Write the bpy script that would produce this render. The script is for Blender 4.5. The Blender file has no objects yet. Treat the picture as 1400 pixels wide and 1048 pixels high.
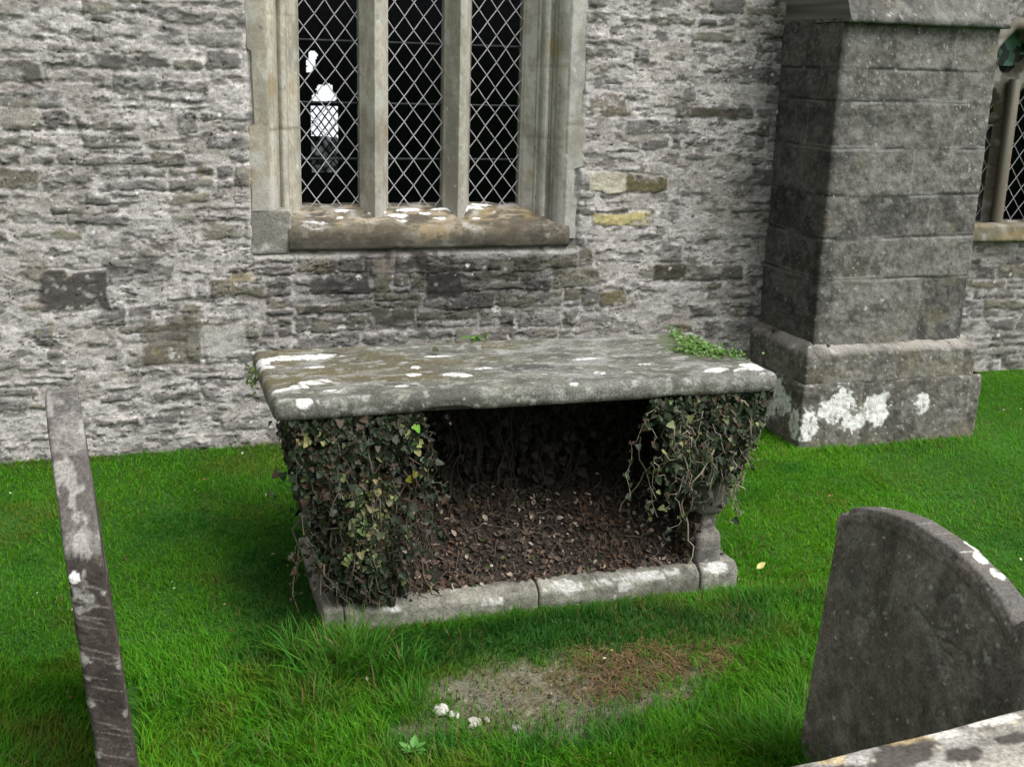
import bpy, math, random
import numpy as np

# ------------------------------------------------------------------ camera, sky, sun, exposure
SC = bpy.context.scene
COL = SC.collection
F_PX, PITCH, ROLL, YAW, CAM_D, CAM_H = 1596.694, .2629, .0285, .3121, 5.2036, 1.7


def setup_view():
    from mathutils import Matrix, Vector
    cd = bpy.data.cameras.new('camera')
    cd.sensor_width = 36.0
    cd.lens = 36.0 * F_PX / 1400.0
    cd.clip_start, cd.clip_end = .05, 2000
    cam = bpy.data.objects.new('camera', cd)
    COL.objects.link(cam)
    fwd = Vector((math.sin(YAW) * math.cos(PITCH), math.cos(YAW) * math.cos(PITCH), -math.sin(PITCH)))
    right = Vector((math.cos(YAW), -math.sin(YAW), 0))
    up = right.cross(fwd)
    c, s = math.cos(ROLL), math.sin(ROLL)
    r2, u2 = right * c + up * s, up * c - right * s
    m = Matrix((r2, u2, -fwd)).transposed().to_4x4()
    m.translation = Vector((0, -CAM_D, CAM_H))
    cam.matrix_world = m
    SC.camera = cam
    w = bpy.data.worlds.new('World')
    SC.world = w
    w.use_nodes = True
    nt = w.node_tree
    bg = nt.nodes['Background']
    sky = nt.nodes.new('ShaderNodeTexSky')
    sky.sky_type = 'NISHITA'
    sky.sun_disc = False
    sun_el, sun_az = math.radians(54), math.radians(138)      # azimuth clockwise from +Y
    sky.sun_elevation = sun_el
    sky.sun_rotation = sun_az
    sky.air_density, sky.dust_density, sky.ozone_density = 1.0, 4.0, 1.0
    hs = nt.nodes.new('ShaderNodeHueSaturation')               # overcast: nearly colourless sky
    hs.inputs['Saturation'].default_value = .16
    nt.links.new(sky.outputs[0], hs.inputs['Color'])
    nt.links.new(hs.outputs[0], bg.inputs['Color'])
    bg.inputs['Strength'].default_value = .08
    sd = bpy.data.lights.new('sun', 'SUN')
    sd.energy, sd.angle, sd.color = 1.35, math.radians(55), (1, .97, .92)
    so = bpy.data.objects.new('sun', sd)
    COL.objects.link(so)
    d = Vector((math.sin(sun_az) * math.cos(sun_el), math.cos(sun_az) * math.cos(sun_el), math.sin(sun_el)))
    so.rotation_euler = d.to_track_quat('Z', 'Y').to_euler()
    vs = SC.view_settings
    vs.view_transform, vs.look, vs.gamma, vs.exposure = 'Standard', 'None', 1.0, 1.3
    vs.use_curve_mapping = False


setup_view()
rng = np.random.default_rng(7)
random.seed(7)

# ------------------------------------------------------------------ numeric noise helpers
def h2(ix, iy, seed=0):
    with np.errstate(over='ignore'):
        h = (np.asarray(ix).astype(np.int64).astype(np.uint32) * np.uint32(374761393)
             + np.asarray(iy).astype(np.int64).astype(np.uint32) * np.uint32(668265263)
             + np.uint32((seed * 2246822519 + 97) & 0xffffffff))
        h = (h ^ (h >> np.uint32(13))) * np.uint32(1274126177)
        h = (h ^ (h >> np.uint32(15))) * np.uint32(2654435769)
        h ^= h >> np.uint32(16)
    return h.astype(np.float64) / 4294967295.0


def vn(x, y, seed=0):
    xi, yi = np.floor(x), np.floor(y)
    fx, fy = x - xi, y - yi
    fx, fy = fx * fx * (3 - 2 * fx), fy * fy * (3 - 2 * fy)
    a, b = h2(xi, yi, seed), h2(xi + 1, yi, seed)
    c, d = h2(xi, yi + 1, seed), h2(xi + 1, yi + 1, seed)
    return (a + (b - a) * fx) * (1 - fy) + (c + (d - c) * fx) * fy


def fbm(x, y, seed=0, o=4):
    t, a, n = 0, .5, 0
    for k in range(o):
        t = t + a * vn(x * 2 ** k + 17.3 * k, y * 2 ** k - 9.1 * k, seed + k)
        n += a
        a *= .55
    return t / n


def ss(a, b, x):
    t = np.clip((x - a) / (b - a), 0, 1)
    return t * t * (3 - 2 * t)


def spots(u, v, cell, p, r0, r1, seed=0, soft=.3, squash=1.0):
    """round lichen spots: 1 inside, 0 outside; radii in metres"""
    gu, gv = np.floor(u / cell), np.floor(v / cell)
    out = np.zeros_like(u)
    for i in (-1, 0, 1):
        for j in (-1, 0, 1):
            a, b = gu + i, gv + j
            on = h2(a, b, seed + 3) < p
            cx, cy = (a + h2(a, b, seed)) * cell, (b + h2(a, b, seed + 1)) * cell
            r = r0 + (r1 - r0) * h2(a, b, seed + 2) ** 2
            d = np.hypot(u - cx, (v - cy) * squash)
            out = np.maximum(out, on * (1 - ss(r * (1 - soft), r, d)))
    return out


def wob(u, v, amp, sc, seed=0):
    return u + amp * (fbm(u * sc, v * sc, seed, 3) - .5) * 2, v + amp * (fbm(u * sc + 31, v * sc + 7, seed + 5, 3) - .5) * 2


def blob(u, v, cx, cy, rx, ry, rough=.35, sc=None, seed=0, rot=0.0, soft=.15):
    """one ragged patch mask"""
    du, dv = u - cx, v - cy
    if rot:
        c, s = math.cos(rot), math.sin(rot)
        du, dv = c * du + s * dv, -s * du + c * dv
    sc = sc or 2.5 / max(min(rx, ry), 1e-3)
    d = np.hypot(du / rx, dv / ry) + rough * 2 * (fbm(u * sc, v * sc, seed + 11, 3) - .5)
    return 1 - ss(1 - soft, 1 + soft, d)


def mix(a, b, m):
    return a + (np.asarray(b) - a) * m[:, None]


def crust(c, w, u, v, col, seed):
    """scaly lichen: grey halo, crazed pale body"""
    fine = fbm(u * 90, v * 90, seed, 4)
    c = mix(c, np.array(col) * .62, ss(.05, .5, w) * ss(.35, .55, fine) * .55)
    body = ss(.42, .85, w + 1.0 * (fine - .5)) * ss(.25, .42, fbm(u * 38, v * 38, seed + 2, 4))
    c2 = np.array(col)[None, :] * (.72 + .5 * fbm(u * 45, v * 45, seed + 1, 4))[:, None]
    return c * (1 - body[:, None]) + c2 * body[:, None]


# ------------------------------------------------------------------ object helpers
def link(name, me, parent=None):
    o = bpy.data.objects.new(name, me)
    COL.objects.link(o)
    if parent is not None:
        o.parent = parent
    return o


def tag(o, label=None, cat=None, group=None, kind=None):
    for k, v in (('label', label), ('category', cat), ('group', group), ('kind', kind)):
        if v:
            o[k] = v
    return o


def empty(name, loc=(0, 0, 0)):
    o = bpy.data.objects.new(name, None)
    o.location = loc
    COL.objects.link(o)
    return o


def mesh_np(name, V, faces, cols=None, mat=None, parent=None, smooth=True):
    """faces: list of int arrays (n,k)"""
    me = bpy.data.meshes.new(name)
    V = np.asarray(V, dtype=np.float32)
    me.vertices.add(len(V))
    me.vertices.foreach_set('co', V.ravel())
    faces = [np.asarray(f, dtype=np.int32) for f in faces if len(f)]
    loops = np.concatenate([f.ravel() for f in faces])
    tot = np.concatenate([np.full(len(f), f.shape[1], dtype=np.int32) for f in faces])
    start = np.concatenate([[0], np.cumsum(tot)[:-1]]).astype(np.int32)
    me.loops.add(len(loops))
    me.loops.foreach_set('vertex_index', loops)
    me.polygons.add(len(tot))
    me.polygons.foreach_set('loop_start', start)
    me.polygons.foreach_set('loop_total', tot)
    me.polygons.foreach_set('use_smooth', np.full(len(tot), bool(smooth)))
    me.update(calc_edges=True)
    if cols is not None:
        at = me.color_attributes.new('Col', 'FLOAT_COLOR', 'POINT')
        c4 = np.ones((len(V), 4), dtype=np.float32)
        c4[:, :3] = np.clip(cols, 0, 1)
        at.data.foreach_set('color', c4.ravel())
    if mat:
        me.materials.append(mat)
    return link(name, me, parent)


def rounded_box(size, r, sp):
    """surface points + quads of a box centred at 0 with rounded edges; also the outward normals"""
    h = np.array(size, float) / 2
    Vs, Fs, off = [], [], 0
    for ax in range(3):
        a, b = (ax + 1) % 3, (ax + 2) % 3
        na, nb = max(2, int(round(size[a] / sp))), max(2, int(round(size[b] / sp)))
        A = np.linspace(-h[a], h[a], na + 1)
        B = np.linspace(-h[b], h[b], nb + 1)
        for sg in (-1, 1):
            gA, gB = np.meshgrid(A, B, indexing='ij')
            P = np.zeros((gA.size, 3))
            P[:, a], P[:, b], P[:, ax] = gA.ravel(), gB.ravel(), sg * h[ax]
            idx = np.arange(gA.size).reshape(gA.shape) + off
            q = np.stack([idx[:-1, :-1], idx[1:, :-1], idx[1:, 1:], idx[:-1, 1:]], -1).reshape(-1, 4)
            Vs.append(P)
            Fs.append(q if sg > 0 else q[:, ::-1])
            off += gA.size
    V, F = np.concatenate(Vs), np.concatenate(Fs)
    _, i0, inv = np.unique(np.round(V, 5), axis=0, return_index=True, return_inverse=True)
    V, F = V[i0], inv.ravel()[F]
    core = np.clip(V, -(h - r), h - r)
    d = V - core
    n = d / np.maximum(np.linalg.norm(d, axis=1, keepdims=True), 1e-9)
    return core + n * r, F, n


def grid_faces(nu, nv):
    idx = np.arange(nu * nv).reshape(nu, nv)
    return np.stack([idx[:-1, :-1], idx[1:, :-1], idx[1:, 1:], idx[:-1, 1:]], -1).reshape(-1, 4)


def box_vf(x0, x1, y0, y1, z0, z1):
    V = np.array([(x, y, z) for x in (x0, x1) for y in (y0, y1) for z in (z0, z1)], float)
    F = np.array([(0, 1, 3, 2), (4, 6, 7, 5), (0, 4, 5, 1), (2, 3, 7, 6), (0, 2, 6, 4), (1, 5, 7, 3)])
    return V, F


def lathe(prof, n=28, power=2.0):
    """prof: (r,z) list -> V,F ; power>2 squares the plan"""
    a = np.linspace(0, 2 * np.pi, n, endpoint=False)
    k = (np.abs(np.cos(a)) ** power + np.abs(np.sin(a)) ** power) ** (-1 / power)
    V = np.concatenate([np.stack([r * k * np.cos(a), r * k * np.sin(a), np.full(n, z)], 1) for r, z in prof])
    i = np.arange(n)
    F = np.concatenate([np.stack([i + j * n, (i + 1) % n + j * n, (i + 1) % n + (j + 1) * n, i + (j + 1) * n], 1)
                        for j in range(len(prof) - 1)])
    return V, F


def join(parts):
    Vs, Fs, off = [], [], 0
    for V, F in parts:
        Vs.append(V)
        Fs.append(np.asarray(F) + off)
        off += len(V)
    return np.concatenate(Vs), np.concatenate(Fs)


def tube(pts, r0, r1=None, n=5):
    pts = np.asarray(pts, float)
    r1 = r0 if r1 is None else r1
    m = len(pts)
    t = np.gradient(pts, axis=0)
    t /= np.maximum(np.linalg.norm(t, axis=1, keepdims=True), 1e-9)
    ref = np.array([.31, .77, .55])
    u = np.cross(t, ref)
    u /= np.maximum(np.linalg.norm(u, axis=1, keepdims=True), 1e-9)
    w = np.cross(t, u)
    a = np.linspace(0, 2 * np.pi, n, endpoint=False)
    R = np.linspace(r0, r1, m)[:, None, None]
    V = (pts[:, None, :] + R * (np.cos(a)[None, :, None] * u[:, None, :] + np.sin(a)[None, :, None] * w[:, None, :])).reshape(-1, 3)
    i = np.arange(n)
    F = np.concatenate([np.stack([i + j * n, (i + 1) % n + j * n, (i + 1) % n + (j + 1) * n, i + (j + 1) * n], 1) for j in range(m - 1)])
    return V, F


# ------------------------------------------------------------------ materials
def nodes_of(name):
    m = bpy.data.materials.new(name)
    m.use_nodes = True
    nt = m.node_tree
    return m, nt, nt.nodes['Principled BSDF']


def stone_mat(name, rough=.9, bump=.5, bscale=130, var=.5, spec=.25, vscale=170):
    m, nt, b = nodes_of(name)
    at = nt.nodes.new('ShaderNodeAttribute')
    at.attribute_name = 'Col'
    tc = nt.nodes.new('ShaderNodeTexCoord')
    n1 = nt.nodes.new('ShaderNodeTexNoise')
    n1.inputs['Scale'].default_value = vscale
    n1.inputs['Detail'].default_value = 5
    n1.inputs['Roughness'].default_value = .65
    nt.links.new(tc.outputs['Object'], n1.inputs['Vector'])
    mr = nt.nodes.new('ShaderNodeMapRange')
    mr.inputs[1].default_value, mr.inputs[2].default_value = .3, .7
    mr.inputs[3].default_value, mr.inputs[4].default_value = 1 - var, 1 + var
    nt.links.new(n1.outputs['Fac'], mr.inputs[0])
    mx = nt.nodes.new('ShaderNodeMix')
    mx.data_type, mx.blend_type = 'RGBA', 'MULTIPLY'
    mx.inputs['Factor'].default_value = 1
    nt.links.new(at.outputs['Color'], mx.inputs['A'])
    nt.links.new(mr.outputs[0], mx.inputs['B'])
    nt.links.new(mx.outputs['Result'], b.inputs['Base Color'])
    n2 = nt.nodes.new('ShaderNodeTexNoise')
    n2.inputs['Scale'].default_value = bscale
    n2.inputs['Detail'].default_value = 6
    n2.inputs['Roughness'].default_value = .7
    nt.links.new(tc.outputs['Object'], n2.inputs['Vector'])
    bp = nt.nodes.new('ShaderNodeBump')
    bp.inputs['Strength'].default_value = bump
    bp.inputs['Distance'].default_value = .006
    nt.links.new(n2.outputs['Fac'], bp.inputs['Height'])
    nt.links.new(bp.outputs['Normal'], b.inputs['Normal'])
    b.inputs['Roughness'].default_value = rough
    b.inputs['Specular IOR Level'].default_value = spec
    return m


def leaf_mat(name, rough=.5, transl=.25, spec=.4):
    m, nt, b = nodes_of(name)
    at = nt.nodes.new('ShaderNodeAttribute')
    at.attribute_name = 'Col'
    nt.links.new(at.outputs['Color'], b.inputs['Base Color'])
    b.inputs['Roughness'].default_value = rough
    b.inputs['Specular IOR Level'].default_value = spec
    if transl:
        tr = nt.nodes.new('ShaderNodeBsdfTranslucent')
        nt.links.new(at.outputs['Color'], tr.inputs['Color'])
        ms = nt.nodes.new('ShaderNodeMixShader')
        ms.inputs[0].default_value = transl
        nt.links.new(b.outputs[0], ms.inputs[1])
        nt.links.new(tr.outputs[0], ms.inputs[2])
        nt.links.new(ms.outputs[0], nt.nodes['Material Output'].inputs['Surface'])
    return m


def plain_mat(name, col, rough=.8, spec=.3, metal=0.0):
    m, nt, b = nodes_of(name)
    tc = nt.nodes.new('ShaderNodeTexCoord')
    n1 = nt.nodes.new('ShaderNodeTexNoise')
    n1.inputs['Scale'].default_value = 40
    n1.inputs['Detail'].default_value = 5
    nt.links.new(tc.outputs['Object'], n1.inputs['Vector'])
    cr = nt.nodes.new('ShaderNodeValToRGB')
    cr.color_ramp.elements[0].position, cr.color_ramp.elements[1].position = .3, .7
    cr.color_ramp.elements[0].color = [c * .7 for c in col] + [1]
    cr.color_ramp.elements[1].color = [min(1, c * 1.2) for c in col] + [1]
    nt.links.new(n1.outputs['Fac'], cr.inputs[0])
    nt.links.new(cr.outputs[0], b.inputs['Base Color'])
    b.inputs['Roughness'].default_value = rough
    b.inputs['Specular IOR Level'].default_value = spec
    b.inputs['Metallic'].default_value = metal
    return m


def glass_mat():
    m, nt, b = nodes_of('old_glass')
    out = nt.nodes['Material Output']
    tr = nt.nodes.new('ShaderNodeBsdfTransparent')
    tr.inputs['Color'].default_value = (.90, .92, .94, 1)
    gl = nt.nodes.new('ShaderNodeBsdfGlossy')
    gl.inputs['Roughness'].default_value = .12
    gl.inputs['Color'].default_value = (.8, .85, 1, 1)
    ms = nt.nodes.new('ShaderNodeMixShader')
    ms.inputs[0].default_value = .008
    nt.links.new(tr.outputs[0], ms.inputs[1])
    nt.links.new(gl.outputs[0], ms.inputs[2])
    nt.links.new(ms.outputs[0], out.inputs['Surface'])
    return m


M_WALL = stone_mat('rubble_masonry', .95, .55, 140, .36, .15, 120)
M_DRESS = stone_mat('dressed_limestone', .9, .35, 160, .22, .2)
M_ASHLAR = stone_mat('weathered_ashlar', .92, .7, 110, .42, .2)
M_SLAB = stone_mat('weathered_slab', .66, .7, 110, .5, .35, 110)
M_GRAVE = stone_mat('gravestone', .85, .7, 110, .45, .25, 130)
M_GROUND = stone_mat('earth', 1, .8, 80, .5, .05, 90)
M_IVY = leaf_mat('ivy_leaf', .5, .12, .28)
M_DEAD = leaf_mat('dead_leaf', .8, .1, .2)
M_GRASS = leaf_mat('grass_blade', .55, .48, .2)
M_TWIG = stone_mat('twig_bark', .9, .2, 300, .3, .1)
M_LEAD = plain_mat('lead_came', (.40, .395, .42), .55, .4)
M_IRON = plain_mat('iron_bar', (.05, .05, .055), .7, .3)
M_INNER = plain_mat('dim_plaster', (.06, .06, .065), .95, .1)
M_GLASS = glass_mat()

# ------------------------------------------------------------------ ground level
def gz(x, y):
    x, y = np.asarray(x, float), np.asarray(y, float)
    z = np.interp(y, [-8, -3.5, -2.4, -1.65, -.5, 0, 8, 14, 400], [-.34, -.27, -.205, -.165, -.02, 0, 0, -.5, -42])
    return z + .018 * (fbm(x * 1.3, y * 1.3, 61, 3) - .5) * 2 * np.clip(-y / .6, 0, 1)


# ------------------------------------------------------------------ church walls
def rubble(u, v, seed, named=(), zone=None):
    """coursed rubble: returns height outwards (m) and linear colour"""
    n = len(u)
    wu = u + .03 * (fbm(u * 4, v * 6, seed + 1) - .5) + .012 * (fbm(u * 22, v * 30, seed + 2, 3) - .5)
    wv = v + .09 * (fbm(u * .8, v * .6, seed + 3) - .5) + .035 * (fbm(u * 5, v * 7, seed + 4) - .5) + .012 * (fbm(u * 22, v * 34, seed + 5, 3) - .5)
    rr = random.Random(seed)
    rows = [-1.2]
    while rows[-1] < 7:
        rows.append(rows[-1] + rr.choice((.034, .045, .055, .06, .07, .08, .09, .11)))
    rows = np.array(rows)
    ri = np.clip(np.searchsorted(rows, wv) - 1, 0, len(rows) - 2)
    L, W, SI = np.zeros(n), np.ones(n), np.zeros(n)
    for k in np.unique(ri):
        m = ri == k
        hgt = rows[k + 1] - rows[k]
        b = [-8 + rr.random() * .3]
        while b[-1] < 12:
            b.append(b[-1] + (.06 + .26 * rr.random() ** 1.5) * (.7 + 5 * hgt))
        b = np.array(b)
        i = np.clip(np.searchsorted(b, wu[m]) - 1, 0, len(b) - 2)
        L[m], W[m], SI[m] = b[i], b[i + 1] - b[i], i
    B, H = rows[ri], rows[ri + 1] - rows[ri]
    r = [h2(ri * 131 + 7, SI, seed + 20 + k) for k in range(8)]
    # some stones are two thin leaves
    t0 = B + H * (.35 + .3 * r[1])
    sp = (r[0] < .33) & (H > .045)
    lo = sp & (wv < t0)
    hi = sp & ~lo
    B2 = np.where(hi, t0, B)
    H2 = np.where(lo, t0 - B, np.where(hi, B + H - t0, H))
    q = [h2(ri * 131 + 7 + 1000 * lo, SI + 5000 * hi, seed + 40 + k) for k in range(9)]
    dl, dr, db, dt = wu - L, L + W - wu, wv - B2, B2 + H2 - wv
    dx, dz = np.minimum(dl, dr), np.minimum(db, dt)
    R = .018
    d = np.where((dx < R) & (dz < R), R - np.hypot(R - np.minimum(dx, R), R - np.minimum(dz, R)), np.minimum(dx, dz))
    tone = .5 * q[0] + .5 * fbm(u * 1.1, v * 1.4, seed + 8)
    cover = np.zeros(n) if zone is None else zone['cover'](u, v)
    dark = np.zeros(n) if zone is None else zone['dark'](u, v)
    gap = .001 + .016 * q[3] ** 2 + .010 * cover
    rag = .026 * (fbm(u * 20, v * 34, seed + 9, 5) - .5) + .022 * (fbm(u * 9, v * 15, seed + 19, 3) - .5)
    stone = ss(gap - .004, gap + .006, d + rag)
    smear = fbm(u * 4, v * 8, seed + 10, 5) + .5 * (q[4] - .5) + .2 * cover - .32 * dark
    stone *= 1 - ss(.52, .64, smear) * .85
    # flaky faces, gritty mortar
    lam = fbm(u * 17, v * 62 + 4 * fbm(u * 9, v * 9, seed + 12), seed + 13, 5)
    grit = fbm(u * 60, v * 85, seed + 14, 4)
    g2 = fbm(u * 28, v * 44, seed + 25, 5)
    base = .10 + .15 * tone ** 1.3
    hue = q[5]
    rgb = np.stack([base * (1.03 + .07 * hue), base * (1.0 + .01 * hue), base * (.97 - .22 * hue * (q[6] > .5))], 1)
    rgb *= (.5 + .9 * lam)[:, None] * (.45 + 1.1 * grit)[:, None]
    rgb = mix(rgb, (.17, .145, .085), (q[7] > .9) * .6 * ss(.35, .7, fbm(u * 14, v * 20, seed + 15)))
    mt = (.43 + .34 * (fbm(u * 6, v * 12, seed + 16, 5) - .5)) * (.40 + 1.2 * g2) * (.5 + 1.0 * grit)
    mort = np.stack([mt * 1.03, mt * .97, mt * .945], 1)
    mort = mix(mort, (.26, .235, .205), ss(.46, .66, fbm(u * 4, v * 10, seed + 18, 5)) * .65)
    col = mix(mort, rgb, stone)
    # pale weathered streaks and dark flecks in the hollows
    st = ss(.54, .68, fbm(u * 12, v * 28, seed + 21, 6))
    col = mix(col, (.46, .44, .43), st * .6 * (.4 + 1.0 * grit))
    dk = ss(.55, .68, fbm(u * 17 + 40, v * 38, seed + 22, 6))
    col = mix(col, (.05, .046, .042), dk * .62)
    h = stone * (.003 + .009 * q[2] + .006 * (1 - np.exp(-np.maximum(d, 0) / .012))) + (lam - .5) * .006 * stone + (grit - .5) * .003
    h += (1 - stone) * (.003 + .010 * (g2 - .42))
    h -= .006 * dk - .002 * st
    # open joints: thin dark broken lines under and beside stones
    jn = ss(.52, .62, fbm(u * 12, v * 30, seed + 24, 3) + .25 * (q[8] - .5)) * ss(.3, .6, stone + .3)
    wj = .0022 + .003 * grit
    cr = np.exp(-((db + rag * .3 - .003) / wj) ** 2) * jn + .5 * np.exp(-((dl - .004) / wj) ** 2) * jn * (q[6] > .6)
    crk = np.abs(fbm(u * 7 + 3, v * 30, seed + 26, 5) - .5)
    cr = np.clip(cr + (1 - ss(.003, .011, crk)) * ss(.45, .58, fbm(u * 5, v * 8, seed + 27, 3)) * .9, 0, 1)
    h -= .010 * cr
    col = mix(col, (.035, .032, .03), cr * .65)
    # thin lime bloom over the whole face
    col = mix(col, (.345, .328, .315), np.full(n, .06) + .13 * ss(.4, .65, fbm(u * 2.5, v * 4, seed + 51)))
    for (x0, x1, z0, z1, c, amt) in named:
        uu, vv = wob(u, v, .014, 14, seed + 30)
        dd = np.minimum(np.minimum(uu - x0, x1 - uu), np.minimum(vv - z0, z1 - vv)) + .9 * rag
        m = ss(-.005, .008, dd) * amt * (1 - .75 * ss(.56, .68, fbm(u * 14, v * 18, seed + 50, 5)))
        cc = np.array(c)[None, :] * (.3 + .7 * lam + .6 * fbm(u * 40, v * 40, seed + 31, 4) + .3 * (grit - .5))[:, None]
        col = col * (1 - m[:, None]) + cc * m[:, None]
        h = h * (1 - m) + m * (.010 + .010 * (fbm(u * 18, v * 30, seed + 32, 5) - .5))
        ed = np.exp(-((dd + .006) / .006) ** 2) * amt
        h -= .006 * ed
    # staining, and a darker band beside the buttress
    h *= .82
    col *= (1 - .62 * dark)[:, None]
    # lichen: white flecks, pale grey rosettes, ochre
    fu, fv = wob(u, v, .004, 60, seed + 33)
    den = .35 + .6 * (fbm(u * 1.5, v * 1.5, seed + 34) > .5)
    sm = spots(fu, fv, .05, .16, .003, .011, seed + 35) * (h2(np.floor(u / .05), np.floor(v / .05), 5) < 2)
    col = mix(col, (.62, .61, .59), sm * .85 * np.minimum(den, 1))
    lg = spots(fu, fv * 1.5, .16, .25, .006, .03, seed + 36)
    col = mix(col, (.52, .51, .49), lg * ss(.35, .55, fbm(u * 50, v * 50, seed + 37, 3)) * .8)
    oc = spots(fu, fv, .3, .3, .01, .05, seed + 38) * ss(.45, .6, fbm(u * 35, v * 35, seed + 39, 3))
    col = mix(col, (.27, .22, .10), oc * .5)
    pit = spots(fu, fv, .035, .2, .002, .005, seed + 44)
    col = mix(col, (.03, .03, .028), pit * .8)
    h -= .008 * pit
    return h, col


NAMED = [  # noticeable single stones: x0,x1,z0,z1,colour
    (-.41, -.14, .66, .83, (.085, .078, .072), 1.0),
    (-.56, -.34, 1.60, 1.68, (.10, .095, .09), .9),
    (-.19, .02, 1.655, 1.715, (.09, .085, .08), .9),
    (-.66, -.37, 1.42, 1.53, (.25, .23, .19), .6),
    (.17, .43, .42, .57, (.40, .39, .365), .9),
    (-.02, .23, .40, .62, (.10, .085, .06), .7),
    (2.03, 2.22, 1.14, 1.235, (.46, .43, .34), .95),
    (2.225, 2.44, 1.145, 1.225, (.13, .11, .06), .95),
    (2.06, 2.36, .985, 1.05, (.44, .38, .18), .95),
    (2.40, 2.57, .72, .795, (.075, .068, .05), 1.0),
    (2.12, 2.25, .60, .665, (.17, .14, .07), .8),
    (2.46, 2.78, 1.50, 1.545, (.09, .08, .06), .9),
    (2.03, 2.20, 1.51, 1.61, (.12, .095, .055), .7),
    (.72, .98, .70, .78, (.07, .066, .062), .8),
    (1.25, 1.42, .66, .80, (.06, .055, .05), .8),
    (1.0, 1.2, .55, .62, (.09, .08, .06), .8),
    (1.55, 1.66, .76, .82, (.40, .37, .31), .8),
    (1.00, 1.09, .78, .84, (.36, .32, .26), .7),
    (.36, .47, .76, .80, (.33, .28, .17), .7),
]


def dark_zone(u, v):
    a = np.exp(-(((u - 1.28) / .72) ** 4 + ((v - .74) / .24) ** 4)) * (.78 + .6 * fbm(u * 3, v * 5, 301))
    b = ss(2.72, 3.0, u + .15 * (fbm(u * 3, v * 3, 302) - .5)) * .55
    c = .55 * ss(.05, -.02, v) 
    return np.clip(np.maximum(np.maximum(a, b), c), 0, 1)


def cover_zone(u, v):
    return np.clip(ss(1.95, 2.15, u) * .75 + .35 * ss(.3, .0, v) + .25 * ss(.62, .45, u) - .3 * np.exp(-(((u - 1.28) / .6) ** 4 + ((v - .72) / .24) ** 4)), -.3, 1)


def spaced(segs):
    out = []
    for a, b, s in segs:
        out.append(np.linspace(a, b, max(1, int(round((b - a) / s))), endpoint=False))
    out.append([segs[-1][1]])
    return np.concatenate(out)


WX0, WX1, WZ0 = .545, 1.91, .95            # hole for the three-light window
WTOP = 3.1


def wall_sheet(name, xs, zs, y, seed, named, zone, hole, parent, label=None):
    X, Z = np.meshgrid(xs, zs, indexing='ij')
    u, v = X.ravel(), Z.ravel()
    h, c = rubble(u, v, seed, named, zone)
    if seed == 3:                                # flush with the dressed window surround
        e = np.maximum(np.maximum(.475 - u, u - 1.975), .88 - v)
        m = ss(-.004, .02, e + .012 * (fbm(u * 20, v * 20, 88, 3) - .5))
        h = h * m - .012 * (1 - m)
        rim = np.exp(-((e - .012) / .02) ** 2) * ss(.35, .55, fbm(u * 9, v * 6, 89))
        c = mix(c, (.42, .41, .39), rim * .6)
    V = np.stack([u, y - h, v], 1)
    F = grid_faces(len(xs), len(zs))
    if hole:
        cx, cz = u[F].mean(1), v[F].mean(1)
        keep = ~((cx > hole[0]) & (cx < hole[1]) & (cz > hole[2]) & (cz < hole[3]))
        F = F[keep]
    o = mesh_np(name, V, [F], c, M_WALL, parent)
    return o


church = empty('church', (1.3, 0, 0))
tag(church, 'grey rubble stone church wall with leaded windows and a stepped buttress', 'church')


def P(o):
    """keep world coordinates under a moved parent"""
    par = o.parent
    off = np.zeros(3)
    while par is not None:
        off += np.array(par.location)
        par = par.parent
    o.location = tuple(np.array(o.location) - off)
    return o


xs = spaced([(-5, -.95, .03), (-.95, 3.2, .0052)])
zs = spaced([(-.3, -.12, .03), (-.12, 2.15, .0052), (2.15, 5, .03)])
P(wall_sheet('wall', xs, zs, 0.0, 3, NAMED, {'dark': dark_zone, 'cover': cover_zone}, (WX0, WX1, WZ0, WTOP), church))
RW = .5
xs = spaced([(3.3, 4.35, .03), (4.35, 5.3, .009), (5.3, 9, .035)])
zs = spaced([(-.3, -.05, .03), (-.05, 2.2, .009), (2.2, 5, .035)])
P(wall_sheet('wall', xs, zs, RW, 9, [], {'dark': lambda u, v: .25 + .3 * fbm(u * 2, v * 2, 77), 'cover': lambda u, v: np.full(len(u), .1)},
           (4.46, 5.24, .86, 2.0), church))


def dressed(u, v, seed, tint=(.40, .375, .30), dark=0.0):
    t = (.62 + .6 * fbm(u * 7, v * 3.5, seed, 6)) * (.6 + .8 * fbm(u * 75, v * 70, seed + 7, 4))
    c = np.array(tint)[None, :] * t[:, None]
    c = mix(c, (.22, .205, .165), ss(.48, .70, fbm(u * 10, v * 5, seed + 1, 6)) * .65)
    c = mix(c, (.46, .455, .43), ss(.52, .68, fbm(u * 16, v * 11, seed + 2, 6)) * .55)
    c = mix(c, (.30, .22, .09), ss(.66, .76, fbm(u * 5, v * 5, seed + 3)) * .5)
    fu, fv = wob(u, v, .003, 60, seed)
    c = mix(c, (.05, .045, .04), spots(fu, fv, .07, .15, .002, .006, seed + 4) * .8)
    c = mix(c, (.6, .59, .56), spots(fu, fv, .09, .14, .003, .012, seed + 5) * .8)
    return c * (1 - dark)


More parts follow.
